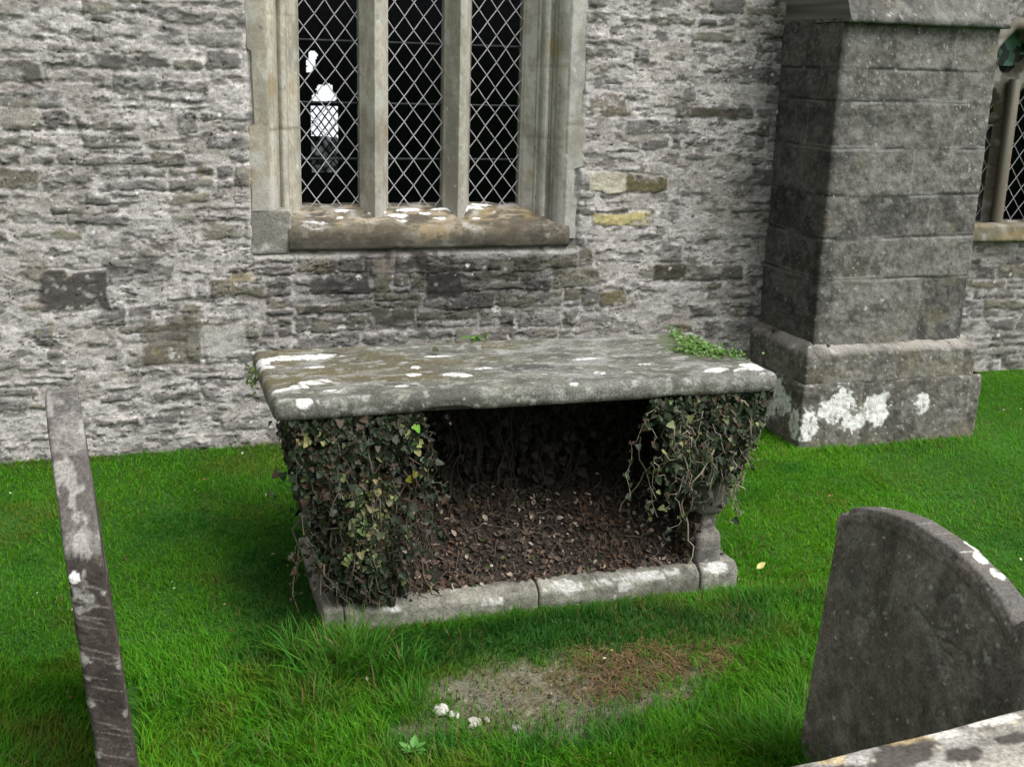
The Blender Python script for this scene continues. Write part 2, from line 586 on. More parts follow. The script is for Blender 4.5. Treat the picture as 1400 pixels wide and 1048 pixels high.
def profile_bar(name, pts, z0, z1, tint, seed, parent, mat=M_DRESS, joints=(), zsp=.012, rag=0.0):
    """vertical moulding: plan polyline pts (x,y) resampled and extruded"""
    pts = np.array(pts, float)
    seg = np.linalg.norm(np.diff(pts, axis=0), axis=1)
    s = np.concatenate([[0], np.cumsum(seg)])
    ts = np.unique(np.concatenate([s, np.arange(0, s[-1], .007)]))
    px, py = np.interp(ts, s, pts[:, 0]), np.interp(ts, s, pts[:, 1])
    zs = spaced([(z0, min(z1, 2.1), zsp), (min(z1, 2.1), max(z1, 2.11), .05)])
    X, Z = np.meshgrid(px, zs, indexing='ij')
    Y = np.repeat(py[:, None], len(zs), 1)
    S = np.repeat(ts[:, None], len(zs), 1)
    u, v = S.ravel() + seed * .37, Z.ravel()
    c = dressed(u, v, seed, tint)
    dn = .003 * (fbm(u * 10, v * 8, seed + 8) - .5)
    for zj in joints:
        m = np.exp(-((v - zj - .004 * (fbm(u * 20, v, seed) - .5)) / .003) ** 2)
        c = mix(c, (.16, .14, .11), m * .7)
        dn = dn + .003 * m
    ey = np.repeat(np.gradient(np.gradient(py))[:, None], len(zs), 1).ravel() if len(py) > 4 else 0
    hollow_shade = ss(.0002, .002, -ey) * (len(pts) > 10)  # moulding hollows darkened in the colour so their shade shows
    c = mix(c, (.12, .105, .08), hollow_shade * (.35 + .4 * fbm(u * 5, v * 6, seed + 11)))
    low = ss(z0 + .16, z0, v + .1 * (fbm(u * 12, v * 12, seed + 9) - .5))
    c = mix(c, (.33, .33, .31), low * .5)
    xx = X.ravel() + dn * .3
    if rag:                                       # long and short quoins with a broken outer edge
        inner = .709 - .16 if rag < 0 else 1.748 + .16
        wgt = ss(.02, .06, np.abs(xx - inner))
        blk = np.searchsorted(np.array(joints), v)
        xx = xx + rag * wgt * (h2(blk, blk * 0, seed) + .5 * (fbm(v * 9, v * 0, seed, 4) - .5) - .3)
    V = np.stack([xx, Y.ravel() + dn, v], 1)
    return P(mesh_np(name, V, [grid_faces(len(ts), len(zs))], c, mat, parent))


def lattice(x0, x1, z0, z1, y, cx, cz, px, pz, rr, wid=.005, skip=lambda x, z: False):
    """lead cames as thin bars between slightly uneven crossings"""
    parts = []
    def node(i, j):                       # i+j even lattice points
        k = rr(i, j)
        return np.array([cx + i * px / 2 + k[0], y, cz + j * pz / 2 + k[1]])
    ni, nj = int(8 + (x1 - x0) / px * 2), int(8 + (z1 - z0) / pz * 2)
    for i in range(-ni, ni):
        for j in range(-nj * 2, nj * 2):
            if (i + j) % 2:
                continue
            for dj in (1, -1):
                a, b = node(i, j), node(i + 1, j + dj)
                ta, tb = 0., 1.
                d = b - a
                for ax, lo, hi in ((0, x0, x1), (2, z0, z1)):
                    if abs(d[ax]) > 1e-9:
                        t1, t2 = (lo - a[ax]) / d[ax], (hi - a[ax]) / d[ax]
                        ta, tb = max(ta, min(t1, t2)), min(tb, max(t1, t2))
                if tb - ta < .02:
                    continue
                p, q = a + d * ta, a + d * tb
                m = (p + q) / 2
                if skip(m[0], m[2]):
                    continue
                t = (q - p) / np.linalg.norm(q - p)
                n = np.array([-t[2], 0, t[0]]) * wid / 2
                f = np.array([0, -.0035, 0])
                V = np.array([p - n, p - n * .5 + f, p + n * .5 + f, p + n, q - n, q - n * .5 + f, q + n * .5 + f, q + n])
                parts.append((V, np.array([(0, 1, 5, 4), (1, 2, 6, 5), (2, 3, 7, 6), (3, 0, 4, 7)])))
    return join(parts)


def jitter(seed, a=.0026):
    def f(i, j):
        return (a * (2 * float(h2(np.array(i), np.array(j), seed)) - 1), a * (2 * float(h2(np.array(i), np.array(j), seed + 1)) - 1))
    return f


def window_main():
    w = empty('window', (1.24 - 1.3, 0, 1.0))
    w.parent = church
    ZS = 1.045
    lights = [(.709, .977), (1.108, 1.370), (1.497, 1.748)]
    mould = [(0, .25), (0, .195), (.004, .19), (.05, .135), (.056, .122), (.062, .118), (.064, .108), (.072, .088), (.082, .078), (.092, .078), (.1, .086),
             (.106, .094), (.112, .088), (.120, .055), (.132, .022), (.148, .006), (.158, .0)]
    outer = [(.175, -.012), (.250, -.011), (.253, .02)]
    lf = [(.709 - e, y) for e, y in mould] + [(.709 - e, y) for e, y in outer[:0]]
    rf = [(1.748 + e, y) for e, y in mould]
    profile_bar('jamb', lf[::-1] and lf, ZS - .08, WTOP, (.44, .415, .34), 5, w, joints=(1.42, 1.9, 2.4))
    profile_bar('jamb', rf[::-1], ZS - .12, WTOP, (.37, .355, .305), 8, w, joints=(1.39, 1.72, 2.3))
    profile_bar('jamb_facing', [(.709 - .152, .004), (.709 - .165, -.004), (.482, -.003), (.476, .016)], 1.072, WTOP, (.34, .315, .255), 12, w, joints=(1.26, 1.44, 1.75, 2.0, 2.5), rag=-.03)
    profile_bar('jamb_facing', [(1.975, .016), (1.970, -.004), (1.748 + .168, -.006), (1.748 + .155, .004)], .93, WTOP, (.40, .39, .36), 14, w, joints=(1.12, 1.26, 1.46, 1.72, 1.9, 2.3), rag=.06)
    for k, xc in enumerate((1.0425, 1.4335)):
        hw = .0655 if k == 0 else .0635
        pts = [(-hw, .25), (-hw, .19), (-hw + .006, .182), (-.03, .125), (-.014, .094), (.014, .094), (.03, .125), (hw - .006, .182), (hw, .19), (hw, .25)]
        profile_bar('mullion', [(xc + a, b) for a, b in pts][::-1], ZS - .06, WTOP, (.41, .39, .33), 20 + k, w, joints=(2.2,))
    Vf, Ff, nf = rounded_box((.18, .2, .195), .008, .008)
    Vf = Vf + np.array([.545, .098, .978])
    Vf = Vf + nf * (.006 * (fbm(Vf[:, 0] * 14, Vf[:, 2] * 14, 35) - .5))[:, None]
    P(mesh_np('jamb_foot', Vf, [Ff], dressed(Vf[:, 0], Vf[:, 2] * 2, 36, (.19, .182, .16)), M_ASHLAR, w))
    # sill: sloping top, drip front
    prof = [(.27, 1.072), (.215, 1.068), (.15, 1.046), (.08, 1.022), (.02, 1.0), (-.004, .987), (-.013, .974), (-.017, .955), (-.018, .93), (-.016, .905), (-.008, .894), (.02, .89)]
    prof = np.array(prof)
    seg = np.concatenate([[0], np.cumsum(np.linalg.norm(np.diff(prof, axis=0), axis=1))])
    ts = np.arange(0, seg[-1], .006)
    py, pz = np.interp(ts, seg, prof[:, 0]), np.interp(ts, seg, prof[:, 1])
    xs = np.arange(.625, 1.945, .006)
    X, T = np.meshgrid(xs, ts, indexing='ij')
    Y, Z = np.interp(T, ts, py), np.interp(T, ts, pz)
    u, v = X.ravel(), T.ravel()
    c = dressed(u, v, 31, (.185, .165, .125))
    c = mix(c, (.075, .066, .052), ss(.42, .62, fbm(u * 9, v * 14, 41, 6)) * .85)
    c = mix(c, (.27, .21, .12), blob(u, v, 1.30, .30, .12, .06, .5, 20, 42) * .7)
    c = mix(c, (.36, .30, .22), ss(.55, .68, fbm(u * 14, v * 40, 43)) * .7 * ss(.30, .2, v))
    ww = np.zeros(len(u))
    for cx, cy, rx, ry in ((.745, .262, .062, .036), (1.045, .135, .04, .022), (1.13, .17, .05, .02), (1.20, .11, .055, .018), (1.27, .15, .03, .012), (1.33, .2, .03, .012),
                           (1.36, .105, .05, .014), (1.43, .12, .05, .02), (1.52, .10, .045, .016), (1.56, .07, .06, .014), (1.50, .21, .022, .010), (1.15, .22, .03, .012), (.86, .19, .02, .012), (.9, .12, .05, .01)):
        ww = np.maximum(ww, blob(u, v, cx, cy, rx, ry, .45, 55, 44))
    hol = blob(u, v, .742, .266, .035, .016, .5, 60, 45) * .6
    c = crust(c, np.clip(ww - hol, 0, 1), u, v, (.76, .75, .74), 49)
    c = mix(c, (.42, .36, .05), spots(u, v, .2, .35, .006, .012, 46) * .7)
    mo = ss(.5, .6, fbm(u * 30, v * 40, 47)) * ss(.2, .27, v)
    c = mix(c, (.05, .045, .035), mo * .6)
    dy = .016 * (fbm(u * 12, v * 14, 48, 6) - .5) + .004 * ww
    front = ss(.22, .26, v)
    c = mix(c, (.27, .26, .225), front * ss(.54, .68, fbm(u * 20, v * 22, 51, 6)) * .45)
    c = mix(c, (.085, .07, .048), front * ss(.42, .58, fbm(u * 6, v * 9, 53, 6)) * .6)
    c = mix(c, (.06, .054, .044), front * ss(.30, .36, v + .05 * (fbm(u * 9, v * 3, 52) - .5)) * .7)
    for xj in (.99, 1.415):
        m = np.exp(-((u - xj - .004 * (fbm(v * 30, u, 2) - .5)) / .003) ** 2)
        c = mix(c, (.05, .045, .04), m * .5)
    V = np.stack([u, Y.ravel() - dy, Z.ravel() + dy], 1)
    P(mesh_np('sill', V, [grid_faces(len(xs), len(ts))[:, ::-1]], c, M_DRESS, w))
    # glazing
    cross = [(.871, 1.213), (1.232, 1.74), (1.625, 1.145)]
    for k, (a, b) in enumerate(lights):
        V, F = lattice(a - .004, b + .004, 1.06, WTOP, .212, cross[k][0], cross[k][1], .0905, .1165, jitter(50 + k))
        P(mesh_np('lead_lattice', V, [F], None, M_LEAD, w, smooth=False))
        V = np.array([(a - .01, .215, 1.03), (b + .01, .215, 1.03), (b + .01, .215, WTOP), (a - .01, .215, WTOP)])
        F = np.array([(0, 1, 2, 3)])
        P(mesh_np('glass_pane', V, [F], None, M_GLASS, w, smooth=False))
        for zb in (1.28, 1.53, 1.80, 2.1, 2.4):
            V, F = tube([(a - .02, .228, zb), (b + .02, .228, zb)], .005, n=6)
            P(mesh_np('saddle_bar', V, [F], None, M_IRON, w))
    V, F = box_vf(.45, 2.0, -.005, .28, WTOP - .01, WTOP + .25)
    c = dressed(V[:, 0], V[:, 2], 66)
    P(mesh_np('lintel', V, [F], c, M_DRESS, w, smooth=False))


window_main()


def window_side():
    """two-light window with pointed lights and a quatrefoil, partly behind the buttress"""
    w = empty('window', (4.85 - 1.3, RW, 1.0))
    w.parent = church
    xc, z0 = 4.85, .90
    lw = .30                                   # light width
    hw = .034                                  # half mullion
    cell = .006
    xs = np.arange(4.44, 5.262, cell)
    zs = np.arange(.88, 2.14, cell)
    X, Z = np.meshgrid(xs, zs, indexing='ij')
    u, v = X.ravel(), Z.ravel()
    ax = np.abs(u - xc)
    spr = 1.47                                 # springing of the lights
    lc = hw + lw / 2                           # light centre offset
    # pointed light: two arcs
    R = lw * .78
    dL = np.maximum(np.hypot(ax - (lc - lw / 2 + R), v - spr), np.hypot(ax - (lc + lw / 2 - R), v - spr)) - R
    rect = np.maximum(np.abs(ax - lc) - lw / 2, np.maximum(z0 - v, v - spr))
    light = np.minimum(rect, np.where(v > spr, dL, 9))
    # cusps: small lobes cut into the head
    for sx in (-1, 1):
        light = np.maximum(light, .035 - np.hypot(ax - (lc + sx * (lw / 2 - .004)), v - (spr + .03)))
    # quatrefoil eye
    ez, er = 1.875, .062
    q = np.minimum.reduce([np.hypot(ax - dx, v - ez - dz) - er for dx, dz in ((.0, .058), (.0, -.058), (.058, .0))])
    q = np.minimum(q, np.hypot(ax, v - ez) - .06)
    open_d = np.minimum(light, q)              # <0 open
    # outer pointed arch
    Ro = .62
    arch = np.where(v > spr, np.maximum(np.hypot(u - (xc - .365 + Ro), v - spr), np.hypot(u - (xc + .365 - Ro), v - spr)) - Ro, ax - .365)
    depth = .02 + .10 * ss(.0, -.05, arch) - .055 * ss(.02, .035, np.maximum(-arch, 0)) * 0
    depth = np.where(open_d < .03, depth + .05 * (1 - np.clip(open_d, 0, .03) / .03), depth)
    c = dressed(u, v, 71, (0.158, 0.145, 0.112))
    V = np.stack([u, RW - .02 + depth, v], 1)
    F = grid_faces(len(xs), len(zs))
    keep = ((open_d[F].min(1) > -.004) & (arch[F].max(1) < .09)) | ((v[F].mean(1) < 0))
    P(mesh_np('tracery', V, [F[keep]], c, M_DRESS, w))
    # reveal behind the tracery openings: a second sheet 6 cm back gives the bars thickness
    V2 = V.copy()
    V2[:, 1] += .05
    P(mesh_np('inner_tracery', V2, [F[keep][:, ::-1]], c * .8, M_DRESS, w))
    # hood mould over the arch
    pts = []
    for a in np.linspace(math.radians(180), math.radians(126), 14):
        pts.append((xc - .42 + .68 + .68 * math.cos(a), RW - .05, spr + .68 * math.sin(a)))
    top = pts[-1]
    right = [(2 * xc - p[0], p[1], p[2]) for p in pts[::-1]]
    V, F = tube(pts + right[0:], .034, n=8)
    cc = dressed(V[:, 0], V[:, 2], 73, (0.145, 0.132, 0.106))
    P(mesh_np('hood_mould', V, [F], cc, M_DRESS, w))
    # projecting mullion nose
    V, F = join([tube([(xc, RW + .055, .86), (xc, RW + .055, 1.72)], .036, n=8)])
    P(mesh_np('mullion', V, [F], dressed(V[:, 0] * 3, V[:, 2], 74, (0.165, 0.145, 0.112)), M_DRESS, w))
    Vb, Fb, nb = rounded_box((.84, .12, .1), .012, .014)
    Vb = Vb + np.array([xc, RW, .85])
    P(mesh_np('sill', Vb, [Fb], dressed(Vb[:, 0], Vb[:, 2], 75, (0.178, 0.158, 0.112)), M_DRESS, w))
    for s in (-1, 1):
        a, b = sorted((xc + s * hw, xc + s * (hw + lw)))
        V, F = lattice(a, b, .89, 1.78, RW + .152, xc + s * lc, 1.03, .095, .125, jitter(80 + s))
        P(mesh_np('lead_lattice', V, [F], None, M_LEAD, w, smooth=False))
    V, F = tube([(xc - hw - lw, RW + .15, 1.455), (xc - hw, RW + .15, 1.455)], .006, n=6)
    P(mesh_np('saddle_bar', V, [F], None, M_LEAD, w))
    V, F = box_vf(4.46, 5.24, RW + .156, RW + .16, .86, 1.79)
    P(mesh_np('glass_pane', V, [F], None, M_GLASS, w, smooth=False))
    V, F = box_vf(4.46, 5.24, RW + .156, RW + .16, 1.795, 2.02)
    m, nt, b = nodes_of('stained_glass')
    tc = nt.nodes.new('ShaderNodeTexCoord')
    vo = nt.nodes.new('ShaderNodeTexVoronoi')
    vo.inputs['Scale'].default_value = 22
    nt.links.new(tc.outputs['Object'], vo.inputs['Vector'])
    cr = nt.nodes.new('ShaderNodeValToRGB')
    cr.color_ramp.elements[0].color, cr.color_ramp.elements[1].color = (.004, .012, .010, 1), (.10, .26, .18, 1)
    cr.color_ramp.elements[0].position, cr.color_ramp.elements[1].position = .35, .8
    sx = nt.nodes.new('ShaderNodeSeparateColor')
    nt.links.new(vo.outputs['Color'], sx.inputs[0])
    nt.links.new(sx.outputs[0], cr.inputs[0])
    nt.links.new(cr.outputs[0], b.inputs['Base Color'])
    b.inputs['Roughness'].default_value = .3
    P(mesh_np('stained_pane', V, [F], None, m, w, smooth=False))


window_side()


def far_side():
    """dark interior closed by a far wall that has one traceried light open to the sky"""
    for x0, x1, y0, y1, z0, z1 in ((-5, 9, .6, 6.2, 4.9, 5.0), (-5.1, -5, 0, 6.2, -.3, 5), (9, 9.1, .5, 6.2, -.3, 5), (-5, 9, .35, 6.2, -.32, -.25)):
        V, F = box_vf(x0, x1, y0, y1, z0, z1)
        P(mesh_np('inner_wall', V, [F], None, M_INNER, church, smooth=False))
    c = .012
    xs, zs = np.arange(1.2, 2.2, c), np.arange(.5, 2.4, c)
    X, Z = np.meshgrid(xs, zs, indexing='ij')
    u, v = X.ravel(), Z.ravel()
    x = u - 1.70
    ap = np.maximum(np.abs(x) - .125, np.maximum(.70 - v, v - 1.32))
    lobes = np.minimum.reduce([np.hypot(x - a, v - b) - r for a, b, r in ((-.075, 1.385, .042), (.075, 1.40, .042), (-.035, 1.47, .04), (.04, 1.475, .042), (0, 1.40, .05))])
    eye = np.minimum.reduce([np.hypot(x - a, v - b) - r for a, b, r in ((-.12, 1.70, .045), (-.10, 1.77, .04), (-.135, 1.64, .03))])
    bars = np.abs(v - 1.335) - .014
    op = np.maximum(np.minimum(np.minimum(ap, lobes), eye), -bars)
    F = grid_faces(len(xs), len(zs))
    keep = op[F].mean(1) > 0
    V = np.stack([u, np.full(len(u), 6.0), v], 1)
    fw = P(mesh_np('far_wall', V, [F[keep]], None, M_INNER, church, smooth=False))
    parts = [box_vf(-5, 1.2, 5.95, 6.05, -.3, 5), box_vf(2.188, 9, 5.95, 6.05, -.3, 5), box_vf(1.2, 2.188, 5.95, 6.05, -.3, .5), box_vf(1.2, 2.188, 5.95, 6.05, 2.388, 5)]
    V, F = join(parts)
    P(mesh_np('far_wall', V, [F], None, M_INNER, church, smooth=False))
    # glowing overcast-sky backdrop, added so the far window shows white
    m, nt, b = nodes_of('sky_backdrop')
    em = nt.nodes.new('ShaderNodeEmission')
    tc = nt.nodes.new('ShaderNodeTexCoord')
    no = nt.nodes.new('ShaderNodeTexNoise')
    no.inputs['Scale'].default_value = .01
    nt.links.new(tc.outputs['Object'], no.inputs['Vector'])
    cr = nt.nodes.new('ShaderNodeValToRGB')
    cr.color_ramp.elements[0].color, cr.color_ramp.elements[1].color = (.8, .83, .88, 1), (1, 1, 1, 1)
    nt.links.new(no.outputs['Fac'], cr.inputs[0])
    nt.links.new(cr.outputs[0], em.inputs['Color'])
    em.inputs['Strength'].default_value = .5
    nt.links.new(em.outputs[0], nt.nodes['Material Output'].inputs['Surface'])
    a = np.linspace(-1.1, 1.1, 40)
    zz = np.linspace(-70, 110, 12)
    A, Z = np.meshgrid(a, zz, indexing='ij')
    V = np.stack([430 * np.sin(A.ravel()), 430 * np.cos(A.ravel()), Z.ravel()], 1)
    sk = mesh_np('sky', V, [grid_faces(40, 12)], None, m)
    sk['kind'] = 'structure'
    V, F = lattice(1.575, 1.825, .70, 1.32, 5.99, 1.70, 1.22, .075, .10, jitter(90), wid=.012)
    P(mesh_np('lead_lattice', V, [F], None, M_IRON, church, smooth=False))
    m, nt, b = nodes_of('dim_view_glass')  # grey pane added to stand for the dim view outside the far window
    tr = nt.nodes.new('ShaderNodeBsdfTranslucent')
    tc = nt.nodes.new('ShaderNodeTexCoord')
    no = nt.nodes.new('ShaderNodeTexNoise')
    no.inputs['Scale'].default_value, no.inputs['Detail'].default_value = 9, 4
    nt.links.new(tc.outputs['Object'], no.inputs['Vector'])
    cr = nt.nodes.new('ShaderNodeValToRGB')
    cr.color_ramp.elements[0].position, cr.color_ramp.elements[1].position = .42, .62
    cr.color_ramp.elements[0].color, cr.color_ramp.elements[1].color = (.015, .017, .016, 1), (.28, .30, .30, 1)
    nt.links.new(no.outputs['Fac'], cr.inputs[0])
    nt.links.new(cr.outputs[0], tr.inputs[0])
    nt.links.new(tr.outputs[0], nt.nodes['Material Output'].inputs['Surface'])
    xs, zs = np.linspace(1.57, 1.83, 27), np.linspace(.69, 1.09, 41)
    X, Z = np.meshgrid(xs, zs, indexing='ij')
    top = 1.03 + .07 * (fbm(X.ravel() * 14, X.ravel() * 0, 5) - .4)
    V = np.stack([X.ravel(), np.full(X.size, 6.01), Z.ravel()], 1)
    F = grid_faces(27, 41)
    keep = (Z.ravel() < top)[F].all(1)
    P(mesh_np('dim_view_pane', V, [F[keep]], None, m, church, smooth=False))


far_side()


def ashlar_cols(p, n, joints, seed, base=(.118, .113, .104), vj=True):
    """weathered ashlar courses: displacement along n and colour"""
    u, v = p[:, 0] + p[:, 1] * 1.0, p[:, 2]
    wv = v + .018 * (fbm(u * 2.5, v * 2, seed + 1) - .5) + .006 * (fbm(u * 20, v * 20, seed + 2, 3) - .5)
    k = np.searchsorted(joints, wv)
    jj = np.array([-9] + list(joints) + [9])
    dzj = np.minimum(np.abs(wv - jj[k]), np.abs(jj[k + 1] - wv))
    wu = u + .008 * (fbm(u * 15, v * 20, seed + 3, 3) - .5)
    off = h2(k, k * 0, seed) * .5
    W = .30 + .25 * h2(k, k * 0, seed + 1)
    su = (wu + off) / W
    si = np.floor(su)
    dxj = np.minimum(su - si, si + 1 - su) * W if vj else np.full(len(u), 9.)
    r = h2(k, si, seed + 4)
    t = np.array(base)[None, :] * (.62 + .75 * r)[:, None] * (.5 + 1.0 * fbm(u * 7, v * 9, seed + 5, 6))[:, None] * (.3 + 1.4 * fbm(u * 70, v * 80, seed + 25, 4))[:, None]
    t = mix(t, (.26, .255, .24), ss(.48, .72, fbm(u * 22, v * 26, seed + 6, 6)) * .5 * (.3 + 1.4 * fbm(u * 90, v * 90, seed + 26, 3)))
    t = mix(t, (.17, .15, .10), ss(.6, .75, fbm(u * 6, v * 6, seed + 7)) * .45)
    t = mix(t, (.035, .034, .03), ss(.55, .75, fbm(u * 13 + 9, v * 17, seed + 8, 6)) * .55)
    op = ss(.40, .56, fbm(u * 4, v * 4, seed + 9, 3))
    cj = np.exp(-(dzj / (.003 + .006 * fbm(u * 14, v * 4, seed + 18, 3))) ** 2) * (.35 + .65 * op)
    lj = np.exp(-((dzj - .007) / .006) ** 2) * ss(.5, .66, fbm(u * 6, v * 5, seed + 10, 3))
    cv = np.exp(-(dxj / .006) ** 2) * ss(.45, .6, fbm(u * 3, v * 3, seed + 12, 3)) * .8
    t = mix(t, (.30, .29, .28), np.clip(lj + .7 * cv, 0, 1) * .75)
    t = mix(t, (.022, .02, .018), cj * .85)
    fu, fv = wob(u, v, .004, 50, seed)
    dn = ss(.35, .6, fbm(u * 2, v * 2, seed + 13))
    t = mix(t, (.46, .455, .44), spots(fu, fv, .024, .34, .0022, .0062, seed + 14) * .8 * (.3 + .7 * dn))
    t = mix(t, (.5, .49, .47), spots(fu, fv, .14, .22, .006, .018, seed + 15) * ss(.4, .55, fbm(u * 60, v * 60, seed, 3)) * .8)
    d = .007 * (fbm(u * 16, v * 16, seed + 16, 5) - .5) + .005 * (r - .5) - .006 * cj * op - .003 * cv + .006 * (fbm(u * 45, v * 45, seed + 17, 3) - .5)
    return d, t


def buttress():
    joints = [.79, .985, 1.18, 1.39, 1.60, 1.745]
    V, F, n = rounded_box((.835, 1.02, 1.56), .010, .0065)
    V = V + np.array([3.4175, 0.0, 1.18])
    keep = (V[:, 1][F].mean(1) < .02)
    d, c = ashlar_cols(V, n, joints, 101)
    V2 = V + n * d[:, None]
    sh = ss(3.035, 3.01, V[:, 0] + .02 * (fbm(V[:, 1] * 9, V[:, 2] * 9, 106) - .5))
    c = mix(c, c * .58, sh)                      # left side's shade deepened in the colour, with some dark algae
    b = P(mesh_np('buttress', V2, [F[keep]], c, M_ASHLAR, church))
    # plinth with chamfered top
    def plin(name, x0, x1, y0, z0, z1, r, seed, white, cham):
        V, F, n = rounded_box((x1 - x0, .6, z1 - z0), r, .0075)
        V = V + np.array([(x0 + x1) / 2, y0 + .3, (z0 + z1) / 2])
        ctr = np.array([3.4175, 0.3])
        t = ss(z1 - cham, z1, V[:, 2])
        V[:, 1] += .045 * t * (V[:, 1] < -.2) * (cham > 0)
        V[:, 0] += .035 * t * np.where(V[:, 0] < 3.4, 1, -1) * (np.abs(V[:, 0] - 3.4175) > .35) * (cham > 0)
        keep = (V[:, 1][F].mean(1) < .02)
        d, c = ashlar_cols(V, n, [z0 - 1], seed, base=(.12, .112, .098))
        u, v = V[:, 0] + V[:, 1], V[:, 2]
        if white:
            w = np.zeros(len(u))
            for cx, cz, rx, rz in white:
                w = np.maximum(w, blob(u, v, cx, cz, rx, rz, .7, 38, seed + 3))
            c = crust(c, w, u, v, (.76, .755, .74), 7)
        pale = ss(z1 - cham - .02, z1 - .005, v) * (cham > 0) * ss(.4, .6, fbm(u * 8, v * 20, seed + 6))
        c = mix(c, (.36, .34, .31), pale * .65)
        d = 1.5 * d + .012 * (fbm(u * 5, v * 6, seed + 8) - .5)
        return P(mesh_np(name, V + n * d[:, None], [F[keep]], c, M_ASHLAR, church))
    q = -.56
    plin('plinth', 2.955, 3.905, q + .012, .29, .485, .010, 121, [(3.05 - .54 - .21, .46, .05, .03)], .05)
    plin('plinth', 2.945, 3.955, q + .004, -.15, .297, .010, 131,
         [(3.0 - .56, .10, .05, .07), (3.16 - .56, .19, .075, .08), (3.36 - .56, .15, .075, .085), (3.62 - .56, .16, .04, .05), (3.24 - .56, .10, .06, .05), (3.08 - .56, .17, .04, .04)], 0)
    # weathering slab with dripping edge, steep slope above
    prof = [(-.50, 1.945), (-.56, 1.94), (-.565, 1.965), (-.55, 1.99), (-.40, 2.35), (-.25, 2.75), (.01, 3.3)]
    prof = np.array(prof)
    s = np.concatenate([[0], np.cumsum(np.linalg.norm(np.diff(prof, axis=0), axis=1))])
    ts = np.arange(0, s[-1], .012)
    py, pz = np.interp(ts, s, prof[:, 0]), np.interp(ts, s, prof[:, 1])
    xs = np.arange(3.0, 3.855, .009)
    X, T = np.meshgrid(xs, ts, indexing='ij')
    Y, Z = np.interp(T, ts, py), np.interp(T, ts, pz)
    Pp = np.stack([X.ravel(), Y.ravel(), Z.ravel()], 1)
    u, v = Pp[:, 0], T.ravel()
    d, c = ashlar_cols(np.stack([u, v * 0, v], 1), None, [-5], 141, (.17, .168, .155))
    Vw = Pp.copy()
    Vw[:, 2] += d
    off = len(Vw)
    sideF = []
    SV = []
    for xi, fl in ((0, False), (len(xs) - 1, True)):
        base = Vw.reshape(len(xs), len(ts), 3)[xi]
        back = base.copy()
        back[:, 1] = .02
        o0 = off + sum(len(a) for a in SV)
        SV.append(np.concatenate([base, back]))
        i = np.arange(len(ts) - 1) + o0
        qd = np.stack([i, i + 1, i + 1 + len(ts), i + len(ts)], 1)
        sideF.append(qd[:, ::-1] if fl else qd)
    SVc = np.concatenate(SV)
    dc, cs = ashlar_cols(SVc, None, [2.3], 143, (.11, .105, .095))
    P(mesh_np('weathering', np.concatenate([Vw, SVc]), [grid_faces(len(xs), len(ts))[:, ::-1]] + sideF, np.concatenate([c, cs]), M_ASHLAR, church))


buttress()

# ------------------------------------------------------------------ chest tomb
TX0, TX1, TY0, TY1 = .362, 2.165, -1.63, -.925
tomb = empty('chest_tomb', (1.28, -1.3, -.17))
tag(tomb, 'low stone chest tomb with a thick flat lid and ivy over its ends', 'tomb')


def grey_stone(u, v, seed, base=(.12, .11, .10), var=1.0):
    c = np.array(base)[None, :] * (.5 + 1.0 * fbm(u * 6, v * 6, seed, 6))[:, None] * (.4 + 1.2 * fbm(u * 65, v * 65, seed + 3, 4))[:, None]
    c = mix(c, np.array(base) * 1.9, ss(.50, .72, fbm(u * 22, v * 22, seed + 1, 6)) * .55 * var)
    c = mix(c, np.array(base) * .4, ss(.52, .74, fbm(u * 11 + 7, v * 11, seed + 2, 6)) * .6 * var)
    return c


